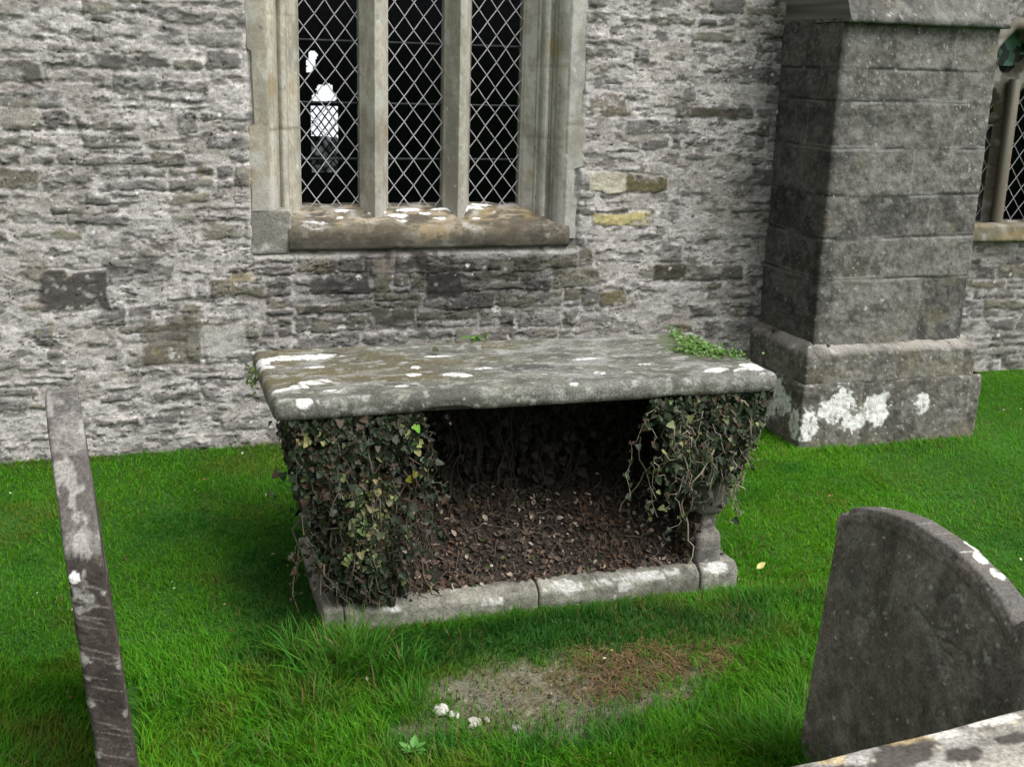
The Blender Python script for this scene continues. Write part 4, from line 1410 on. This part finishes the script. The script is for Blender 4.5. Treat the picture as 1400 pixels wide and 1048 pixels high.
def crumbs():
    r = np.random.default_rng(97)
    n = 9000
    x, y = .6 + 1.4 * r.random(n), -2.45 + .72 * r.random(n)
    ok = r.random(n) < patch_mask(x, y) * .7
    x, y = x[ok], y[ok]
    m = len(x)
    sz = .0016 + .0065 * r.random(m) ** 4
    base = np.array([(1, 0, 0), (0, 1, 0), (-1, 0, 0), (0, -1, 0), (0, 0, .8), (0, 0, -.6)], float)
    V = base[None] * sz[:, None, None] * (.6 + .8 * r.random((m, 6, 1))) + r.normal(0, .2, (m, 6, 3)) * sz[:, None, None]
    V += np.stack([x, y, gz(x, y) - .012 + .004 * r.random(m)], 1)[:, None, :]
    tri = np.array([(0, 1, 4), (1, 2, 4), (2, 3, 4), (3, 0, 4), (1, 0, 5), (2, 1, 5), (3, 2, 5), (0, 3, 5)])
    F = (np.arange(m)[:, None, None] * 6 + tri[None]).reshape(-1, 3)
    t = r.random(m)
    c = np.stack([.07 + .22 * t ** 2, .062 + .20 * t ** 2, .045 + .15 * t ** 2], 1)
    o = mesh_np('earth_crumbs', V.reshape(-1, 3), [F], np.repeat(c, 6, 0), M_DEAD, smooth=False)
    tag(o, 'grey crumbs of soil and grit strewn over the bare earth patch', 'soil', kind='stuff')


crumbs()

# ------------------------------------------------------------------ leaves
IVY = np.array([(0, 0), (.28, -.12), (.52, .10), (.36, .34), (.30, .62), (0, 1.0), (-.30, .62), (-.36, .34), (-.52, .10), (-.28, -.12)])
OVAL = np.array([(0, 0), (.22, .18), (.30, .45), (.2, .75), (0, 1.0), (-.2, .75), (-.30, .45), (-.22, .18)])


def leaves(pos, nrm, size, col, shape, seed, fold=.25, curl=.3, updir=None, roll=.7):
    """flat lobed leaves folded on the midrib: V, tris, C"""
    r = np.random.default_rng(seed)
    n = len(pos)
    k = len(shape)
    nrm = nrm / np.maximum(np.linalg.norm(nrm, axis=1, keepdims=True), 1e-9)
    dn = np.tile(np.array([[0, 0, -1.]]), (n, 1)) if updir is None else updir
    dn = dn + r.normal(0, roll, (n, 3))
    t = dn - (dn * nrm).sum(1, keepdims=True) * nrm
    t /= np.maximum(np.linalg.norm(t, axis=1, keepdims=True), 1e-9)
    b = np.cross(nrm, t)
    V = np.zeros((n, k + 1, 3), np.float32)
    cl = curl * r.normal(0, 1, n)
    fo = fold * (.3 + r.random(n))
    for i in range(k + 1):
        a, l = (shape[i] if i < k else (0, .42))
        lift = fo * abs(a) - cl * l * l * .5
        V[:, i] = pos + size[:, None] * (a * b + l * t + lift[:, None] * nrm)
    C = np.repeat(col[:, None, :], k + 1, 1).astype(np.float32)
    C[:, k] *= 1.12
    bidx = np.arange(n)[:, None] * (k + 1)
    T = np.concatenate([bidx + np.array([[i, (i + 1) % k, k]]) for i in range(k)])
    return V.reshape(-1, 3), T, C.reshape(-1, 3)


def vines(paths, seed, r0=.0035, r1=.0018, base=(.16, .13, .10)):
    V, F = join([tube(p, r0 * s, r1 * s, 5) for p, s in paths])
    c = np.array(base)[None, :] * (.7 + .6 * fbm(V[:, 0] * 30, V[:, 2] * 30, seed))[:, None]
    return V, F, c


def wander(a, b, n, amp, r):
    a, b = np.array(a, float), np.array(b, float)
    t = np.linspace(0, 1, n)[:, None]
    w = np.cumsum(r.normal(0, 1, (n, 3)), 0)
    w -= t * w[-1]
    return a + (b - a) * t + w * amp / math.sqrt(n)


def ivy_colours(n, r, pale=.12, dead=.12):
    t = r.random(n)
    c = np.stack([.012 + .02 * t, .022 + .032 * t, .009 + .012 * t], 1)
    k = r.random(n)
    c[k < pale] = np.stack([.12 + .16 * t, .16 + .14 * t, .06 + .06 * t], 1)[k < pale]
    d = k > 1 - dead
    c[d] = np.stack([.05 + .05 * t, .035 + .03 * t, .02 + .02 * t], 1)[d]
    return c


def trails(pos, nrm, r, starts, paths):
    """loose hanging shoots with leaves along them"""
    for a in starts:
        L = .08 + .20 * r.random()
        p = wander(a, (a[0] + r.normal(0, .04), a[1] - .01, max(-.04, a[2] - L)), 14, .05, r)
        paths.append((p.copy(), .45))
        pos.append(p + r.normal(0, .005, p.shape))
        nrm.append(np.stack([r.normal(0, .6, 14), -1 + r.normal(0, .4, 14), .3 + r.normal(0, .5, 14)], 1))


def ivy_left():
    r = np.random.default_rng(111)
    iv = empty('ivy', (.6, -1.6, -.05))
    tag(iv, 'thick dark ivy with pale leaves hanging over the left end of the tomb', 'ivy', 'ivy growing on the tomb')
    pos, nrm = [], []
    n = 5600
    # front curtain
    z = -.06 + .665 * r.random(n) ** .8
    t = (z + .06) / .66
    xl = np.interp(t, [0, .15, .5, 1], [.60, .53, .475, .42])
    xr = np.interp(t, [0, .3, .6, 1], [.80, .76, .78, .86]) + .05 * (fbm(z * 9, z * 0, 5) - .5)
    u = r.random(n)
    x = xl + (xr - xl) * u + .05 * r.normal(0, 1, n) * (r.random(n) < .12) + .06 * (fbm(z * 14, u * 3, 17) - .5) * (u > .6)
    bulge = (.02 + .07 * fbm(x * 7, z * 6, 18)) * np.sin(np.clip(u, 0, 1) * 3.1) * np.sin(np.clip(t, 0, 1) * 2.6 + .3)
    y = TY0 + .02 - bulge + .09 * r.random(n) ** 2 + .05 * (fbm(x * 9, z * 9, 6) - .5)
    pos.append(np.stack([x, y, z], 1))
    nrm.append(np.stack([r.normal(0, .5, n), -1 + r.normal(0, .35, n), .25 + r.normal(0, .45, n)], 1))
    # left end curtain
    n = 2600
    z = -.03 + .63 * r.random(n)
    t = (z + .03) / .63
    y = TY0 + .03 + .55 * r.random(n)
    x = np.interp(t, [0, .2, .6, 1], [.57, .52, .465, .43]) + .05 * r.random(n) ** 2 + .05 * (fbm(y * 9, z * 9, 7) - .5)
    pos.append(np.stack([x, y, z], 1))
    nrm.append(np.stack([-1 + r.normal(0, .35, n), r.normal(-.2, .5, n), .25 + r.normal(0, .45, n)], 1))
    paths = []
    trails(pos, nrm, r, [(.43 + .45 * r.random(), TY0 - .02 - .03 * r.random(), .60 - .45 * r.random()) for k in range(34)], paths)
    pos, nrm = np.concatenate(pos), np.concatenate(nrm)
    cl = fbm(pos[:, 0] * 8, pos[:, 2] * 8, 8)
    col = .85 * ivy_colours(len(pos), r, .03, .2)
    pz = ((blob(pos[:, 0], pos[:, 2], .66, .26, .10, .14, .4, 9, 9) > .4) & (r.random(len(pos)) < .35)) | ((blob(pos[:, 0], pos[:, 2], .50, .535, .09, .02, .3, 20, 10) > .3) & (r.random(len(pos)) < .45))
    col[pz] = np.stack([.17 + .14 * r.random(pz.sum()), .20 + .12 * r.random(pz.sum()), .085 + .06 * r.random(pz.sum())], 1)
    col *= (.35 + .85 * cl)[:, None]
    V, T, C = leaves(pos, nrm, .009 + .024 * r.random(len(pos)) ** 2.2, col, IVY, 12)
    P(mesh_np('foliage', V, [T], C, M_IVY, iv, smooth=False))
    # a few fresh bright leaves
    m = 16
    p2 = np.stack([.78 + .10 * r.random(m), TY0 - .01 + .04 * r.random(m), .36 + .22 * r.random(m)], 1)
    c2 = np.stack([.10 + .2 * r.random(m), .22 + .14 * r.random(m), .03 + .1 * r.random(m)], 1)
    V, T, C = leaves(p2, np.tile([[.2, -1, .5]], (m, 1)) + r.normal(0, .3, (m, 3)), .016 + .016 * r.random(m), c2, IVY, 13)
    o = P(mesh_np('fresh_leaves', V, [T], C, M_IVY, iv, smooth=False))
    o['label'] = 'bright green and cream young ivy leaves'
    for k in range(46):
        x0 = .47 + .38 * r.random()
        z0 = .1 + .45 * r.random()
        paths.append((wander((x0, TY0 + .02, z0), (x0 + r.normal(.03, .06), TY0 - .012, max(-.05, z0 - .15 - .3 * r.random())), 9, .05, r), .6 + .6 * r.random()))
    paths.append((wander((.655, TY0 + .03, .15), (.645, TY0 - .012, -.19), 10, .02, r), 1.7))
    V, F, c = vines(paths, 14, base=(.11, .09, .07))
    P(mesh_np('stems', V, [F], c, M_TWIG, iv))


def ivy_right():
    r = np.random.default_rng(121)
    iv = empty('ivy', (1.9, -1.6, .5))
    tag(iv, 'thinner ivy with bare pale stems hanging under the right end of the lid', 'ivy', 'ivy growing on the tomb')
    n = 3000
    z = .28 + .325 * r.random(n) ** .75 - .12 * (r.random(n) < .06) * r.random(n)
    t = np.clip((z - .10) / .5, 0, 1)
    xl = np.interp(t, [0, .4, 1], [1.86, 1.80, 1.66])
    xr = np.interp(t, [0, .4, .7, 1], [1.93, 2.0, 2.09, 2.14])
    x = xl + (xr - xl) * r.random(n)
    y = TY0 - .005 + .12 * r.random(n) ** 1.7 + .06 * (fbm(x * 9, z * 9, 16) - .5) - .02 * np.sin(t * 3)
    pos = [np.stack([x, y, z], 1)]
    nrm = [np.stack([r.normal(.1, .5, n), -1 + r.normal(0, .4, n), .25 + r.normal(0, .45, n)], 1)]
    n = 1500
    z = .22 + .38 * r.random(n) ** .6
    t = (z - .22) / .38
    y = TY0 + .05 + .5 * r.random(n)
    x = 2.0 + .12 * t + .04 * (r.random(n) - .5)
    pos.append(np.stack([x, y, z], 1))
    nrm.append(np.stack([1 + r.normal(0, .35, n), r.normal(-.4, .5, n), .25 + r.normal(0, .45, n)], 1))
    paths = []
    trails(pos, nrm, r, [(1.68 + .38 * r.random(), TY0 - .01 - .03 * r.random(), .59 - .25 * r.random()) for k in range(40)], paths)
    # strip of dead ivy down beside the baluster
    n = 500
    z = -.04 + .3 * r.random(n)
    pos.append(np.stack([1.85 + .075 * r.random(n), TY0 + .05 + .1 * r.random(n), z], 1))
    nrm.append(np.stack([r.normal(0, .6, n), -1 + r.normal(0, .4, n), r.normal(0, .5, n)], 1))
    pos, nrm = np.concatenate(pos), np.concatenate(nrm)
    col = ivy_colours(len(pos), r, .05, .18)
    col[-500:] = np.stack([.035 + .03 * r.random(500), .028 + .02 * r.random(500), .017 + .012 * r.random(500)], 1)
    col *= (.4 + .85 * fbm(pos[:, 0] * 9, pos[:, 2] * 9, 28))[:, None]
    V, T, C = leaves(pos, nrm, .009 + .023 * r.random(len(pos)) ** 2.2, col, IVY, 22)
    P(mesh_np('foliage', V, [T], C, M_IVY, iv, smooth=False))
    for a, b, s in (((1.95, TY0, .52), (1.86, TY0 - .01, .28), 1.2), ((1.98, TY0, .50), (2.05, TY0 - .01, .38), 1.1), ((1.88, TY0, .53), (1.86, TY0 - .01, .38), 1.1), ((1.93, TY0, .45), (1.80, TY0 - .01, .25), 1.3),
                    ((1.70, TY0 + .16, .42), (1.74, TY0 + .05, .14), .9), ((1.66, TY0 + .2, .1), (1.78, TY0 + .12, .36), .8), ((2.0, TY0, .58), (2.12, TY0 - .01, .52), 1.0), ((2.07, TY0 + .02, .5), (2.0, TY0, .34), .8),
                    ((1.865, TY0 + .06, .2), (1.862, TY0 + .02, -.05), 1.2), ((2.11, TY0 + .02, .58), (2.13, TY0 + .03, .49), .8), ((2.05, TY0, .42), (2.09, TY0, .40), .8)):
        paths.append((wander(a, b, 10, .03, r), s))
    for k in range(30):
        x0, z0 = 1.78 + .3 * r.random(), .3 + .27 * r.random()
        paths.append((wander((x0, TY0 + .03, z0), (x0 + r.normal(0, .06), TY0 + .0, z0 - .06 - .2 * r.random()), 8, .04, r), .5 + .4 * r.random()))
    V, F, c = vines(paths, 24, base=(.30, .26, .20))
    P(mesh_np('stems', V, [F], c, M_TWIG, iv))


def ivy_dead():
    r = np.random.default_rng(131)
    iv = empty('ivy', (1.3, -1.2, .2))
    tag(iv, 'withered brown ivy curtain in the dark hollow beneath the tomb lid', 'ivy', 'ivy growing on the tomb')
    n = 2600
    z = .02 + .57 * r.random(n)
    x = .70 + 1.16 * r.random(n)
    y = -1.20 + .10 * (fbm(x * 6, z * 6, 26) - .5) - .10 * r.random(n) ** 3 + .04 * r.random(n)
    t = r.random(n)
    col = np.stack([.012 + .016 * t, .011 + .012 * t, .009 + .009 * t], 1)  # leaves and stems darkened in colour to deepen the hollow's shade
    V, T, C = leaves(np.stack([x, y, z], 1), np.stack([r.normal(0, .6, n), -1 + r.normal(0, .4, n), r.normal(.2, .5, n)], 1), .016 + .024 * r.random(n), col, IVY, 32, .4, .6)
    P(mesh_np('foliage', V, [T], C, M_DEAD, iv, smooth=False))
    paths = []
    for k in range(60):
        x0 = .72 + 1.1 * r.random()
        paths.append((wander((x0, -1.24, .58), (x0 + r.normal(0, .12), -1.26 - .1 * r.random(), .1 + .2 * r.random()), 10, .06, r), .6 + .7 * r.random()))
    V, F, c = vines(paths[:34], 34, base=(.032, .027, .023))
    P(mesh_np('stems', V, [F], c, M_TWIG, iv))


ivy_left()
ivy_right()
ivy_dead()


def litter_z(x, y):
    s = np.clip((y - (TY0 + .10)) / .42, 0, 1)
    return -.062 + .30 * s ** .8 + .03 * (fbm(x * 6, y * 6, 441) - .5) * np.clip(s * 5, 0, 1) + .012 * (fbm(x * 25, y * 25, 442, 3) - .5)


def leaf_litter():
    r = np.random.default_rng(141)
    xs, ys = np.arange(.60, 1.91, .015), np.arange(TY0 + .075, -1.08, .015)
    X, Y = np.meshgrid(xs, ys, indexing='ij')
    x, y = X.ravel(), Y.ravel()
    V0 = np.stack([x, y, litter_z(x, y)], 1)
    C0 = np.array((.03, .024, .019))[None, :] * (.5 + fbm(x * 20, y * 20, 443))[:, None]
    F0 = grid_faces(len(xs), len(ys))
    n = 5200
    x, y = .60 + 1.30 * r.random(n), TY0 + .06 + .46 * r.random(n) ** 1.25
    z = litter_z(x, y) + .004 + .012 * r.random(n)
    t = r.random(n)
    dp = (1 - .55 * ss(TY0 + .16, TY0 + .40, y))        # darker further in, the hollow's shade put into the colour
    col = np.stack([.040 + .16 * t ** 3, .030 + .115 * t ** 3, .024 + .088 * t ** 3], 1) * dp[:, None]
    ru = ss(.5, .65, fbm(x * 7, y * 7, 444)) * (r.random(n) < .5)
    col = mix(col, (.115, .065, .038), ru * .6)
    pale = r.random(n) < .06
    col[pale] = (.34, .28, .22)
    gr = r.random(n) < .03
    col[gr] = (.04, .07, .02)
    nn = np.stack([r.normal(0, .55, n), r.normal(-.5, .5, n), np.full(n, 1.)], 1)
    V, T, C = leaves(np.stack([x, y, z], 1), nn, .012 + .020 * r.random(n) ** 1.5, col, OVAL, 42, .4, .7, updir=r.normal(0, 1, (n, 3)))
    tw = []
    for k in range(190):
        a = r.random() * 6.28
        L = .03 + .08 * r.random()
        x1, y1 = .63 + 1.24 * r.random(), TY0 + .08 + .38 * r.random()
        p = wander((x1, y1, 0), (x1 + L * math.cos(a), y1 + .6 * L * math.sin(a), 0), 5, .012, r)
        p[:, 2] = litter_z(p[:, 0], p[:, 1]) + .012 + .012 * r.random() + .01 * r.normal(0, 1, 5)
        tw.append(tube(p, .0016 + .0012 * r.random(), .0009, 4))
    Vt, Ft = join(tw)
    tc = np.repeat(np.array([[.12, .098, .078]]), len(Vt), 0) * (.5 + 1.0 * fbm(Vt[:, 0] * 12, Vt[:, 1] * 12, 445))[:, None]
    Vall = np.concatenate([V0, V, Vt])
    o = mesh_np('leaf_litter', Vall, [F0, T + len(V0), Ft + len(V0) + len(V)], np.concatenate([C0, C, tc]), M_DEAD, smooth=False)
    tag(o, 'heap of brown dead leaves and twigs inside the open tomb side', 'leaf litter', kind='stuff')


leaf_litter()


def lid_plant(label, spots_, seed, size):
    r = np.random.default_rng(seed)
    pos = []
    for cx, cy, sx, sy, n in spots_:
        pos.append(np.stack([r.normal(cx, sx, n), r.normal(cy, sy, n), .678 + .016 * r.random(n)], 1))
    pos = np.concatenate(pos)
    n = len(pos)
    t = r.random(n)
    col = np.stack([.04 + .10 * t, .12 + .13 * t, .015 + .04 * t], 1)
    V, T, C = leaves(pos, np.stack([r.normal(0, .5, n), r.normal(-.3, .5, n), np.full(n, .8)], 1), size * (.6 + .8 * r.random(n)), col, OVAL, seed + 1, .3, .4, updir=r.normal(0, 1, (n, 3)) + np.array([[0, -.3, .2]]))
    o = mesh_np('creeping_plant', V, [T], C, M_IVY, smooth=False)
    tag(o, label, 'plant', 'small plants rooted on the tomb lid')


lid_plant('straggling green creeper along the back right edge of the tomb lid',
          [(2.03, -1.22, .035, .04, 120), (2.06, -1.32, .035, .04, 120), (2.11, -1.38, .03, .03, 60), (2.06, -1.10, .02, .04, 60), (2.05, -1.0, .015, .03, 35), (1.97, -1.27, .03, .03, 70)], 151, .016)
lid_plant('little yellow-green sprig at the middle of the lid back edge', [(1.215, -.945, .022, .01, 22)], 161, .022)


def moss_tuft():
    r = np.random.default_rng(171)
    n = 90
    pos = np.stack([.352 + .012 * r.normal(0, 1, n), r.normal(-1.12, .045, n), .60 + .06 * r.random(n)], 1)
    t = r.random(n)
    col = np.stack([.07 + .08 * t, .12 + .1 * t, .03 + .03 * t], 1)
    V, T, C = leaves(pos, np.stack([np.full(n, -1.), r.normal(0, .5, n), r.normal(.4, .5, n)], 1), .012 + .012 * r.random(n), col, OVAL, 172)
    o = mesh_np('moss_cushion', V, [T], C, M_IVY, smooth=False)
    tag(o, 'soft green moss cushion on the left edge of the tomb lid', 'moss', 'small plants rooted on the tomb lid')


moss_tuft()


# ------------------------------------------------------------------ small loose things
def pebble(x, y, s, label, col, seed):
    V, F, n = rounded_box((1, .75, .6), .22, .12)
    d = 1.5 * fbm(V[:, 0] * 1.6 + seed, V[:, 1] * 2.2 + V[:, 2] * 1.7, seed, 3) - .5
    V = (V + n * (.5 * d)[:, None]) * s
    V[:, 2] *= .8
    c = np.array(col)[None, :] * (.75 + .5 * fbm(V[:, 0] * 60, V[:, 1] * 60 + V[:, 2] * 50, seed))[:, None]
    o = mesh_np('stone', V, [F], c, M_GRAVE, smooth=False)
    o.location = (x, y, float(gz(np.array([x]), np.array([y]))[0]) + s * .12)
    o.rotation_euler = (.2, .1, seed * 1.3)
    tag(o, label, 'stone', 'loose stones on the bare earth')


for x, y, s, lb, cl in ((.790, -2.135, .037, 'largest white stone at the left end of the bare earth patch', (.55, .53, .49)),
                        (.825, -2.175, .024, 'small white chip just right of the largest white stone', (.5, .48, .44)),
                        (.872, -2.225, .032, 'flat greyish white stone at the front left of the bare patch', (.42, .40, .35)),
                        (.915, -2.215, .017, 'tiny pale chip beside the flat greyish stone', (.45, .43, .38)),
                        (.985, -2.28, .030, 'grey stone nearest the camera on the bare patch edge', (.33, .32, .29))):
    pebble(x, y, s, lb, cl, int(x * 100))


def fallen_leaf(x, y, col, label, size, seed):
    p = np.array([[0, 0, 0.]])
    V, T, C = leaves(p, np.array([[.2, -.5, 1.]]), np.array([size]), np.array([col]), OVAL, seed, .5, .5, updir=np.array([[.7, .5, 0.]]), roll=.1)
    o = mesh_np('fallen_leaf', V, [T], C, M_DEAD, smooth=False)
    o.location = (x, y, float(gz(np.array([x]), np.array([y]))[0]) + .035)
    tag(o, label, 'leaf')


fallen_leaf(2.18, -1.56, (.55, .5, .2), 'pale yellow fallen leaf on the lawn right of the tomb plinth', .04, 181)
fallen_leaf(.99, -1.165, (.05, .06, .03), 'dark curled leaf lying on the middle of the tomb lid', .05, 183)
bpy.data.objects['fallen_leaf.001'].location = (.995, -1.16, .695)


def weed():
    r = np.random.default_rng(191)
    n = 13
    a = np.arange(n) * 2.4
    pos = np.stack([.008 * np.cos(a), .008 * np.sin(a), .01 + .02 * r.random(n)], 1)
    up = np.stack([np.cos(a), np.sin(a), .5 + .5 * r.random(n)], 1)
    nr = np.stack([-.5 * np.cos(a), -.5 * np.sin(a), np.full(n, 1.)], 1)
    t = r.random(n)
    col = np.stack([.06 + .05 * t, .19 + .08 * t, .03 + .03 * t], 1)
    V, T, C = leaves(pos, nr, .020 + .022 * r.random(n), col, OVAL, 192, .3, .5, updir=up, roll=.1)
    o = mesh_np('weed', V, [T], C, M_IVY, smooth=False)
    o.location = (.655, -2.36, float(gz(np.array([.655]), np.array([-2.36]))[0]) + .012)
    tag(o, 'low broad-leaved weed in the grass in front of the tall tuft', 'plant')


weed()


def specks():
    """bits blown on to the lawn: pale petals, straw ends, brown leaf scraps"""
    r = np.random.default_rng(201)
    n = 230
    x, y = -.7 + 5.3 * r.random(n), -3.0 + 3.0 * r.random(n)
    ok = keep_lawn(x, y)
    x, y = x[ok], y[ok]
    m = len(x)
    k = r.random(m)
    col = np.where((k < .35)[:, None], np.array([[.5, .48, .38]]), np.where((k < .7)[:, None], np.array([[.20, .11, .05]]), np.array([[.28, .26, .07]])))
    pos = np.stack([x, y, gz(x, y) + .018 + .014 * r.random(m)], 1)
    V, T, C = leaves(pos, np.stack([r.normal(0, .4, m), r.normal(-.4, .4, m), np.full(m, 1.)], 1), .006 + .014 * r.random(m) ** 2.5, col, OVAL, 202, .4, .6, updir=r.normal(0, 1, (m, 3)))
    o = mesh_np('leaf_scraps', V, [T], C, M_DEAD, smooth=False)
    tag(o, 'tiny pale and brown leaf scraps scattered over the lawn', 'leaf scraps', kind='stuff')


specks()
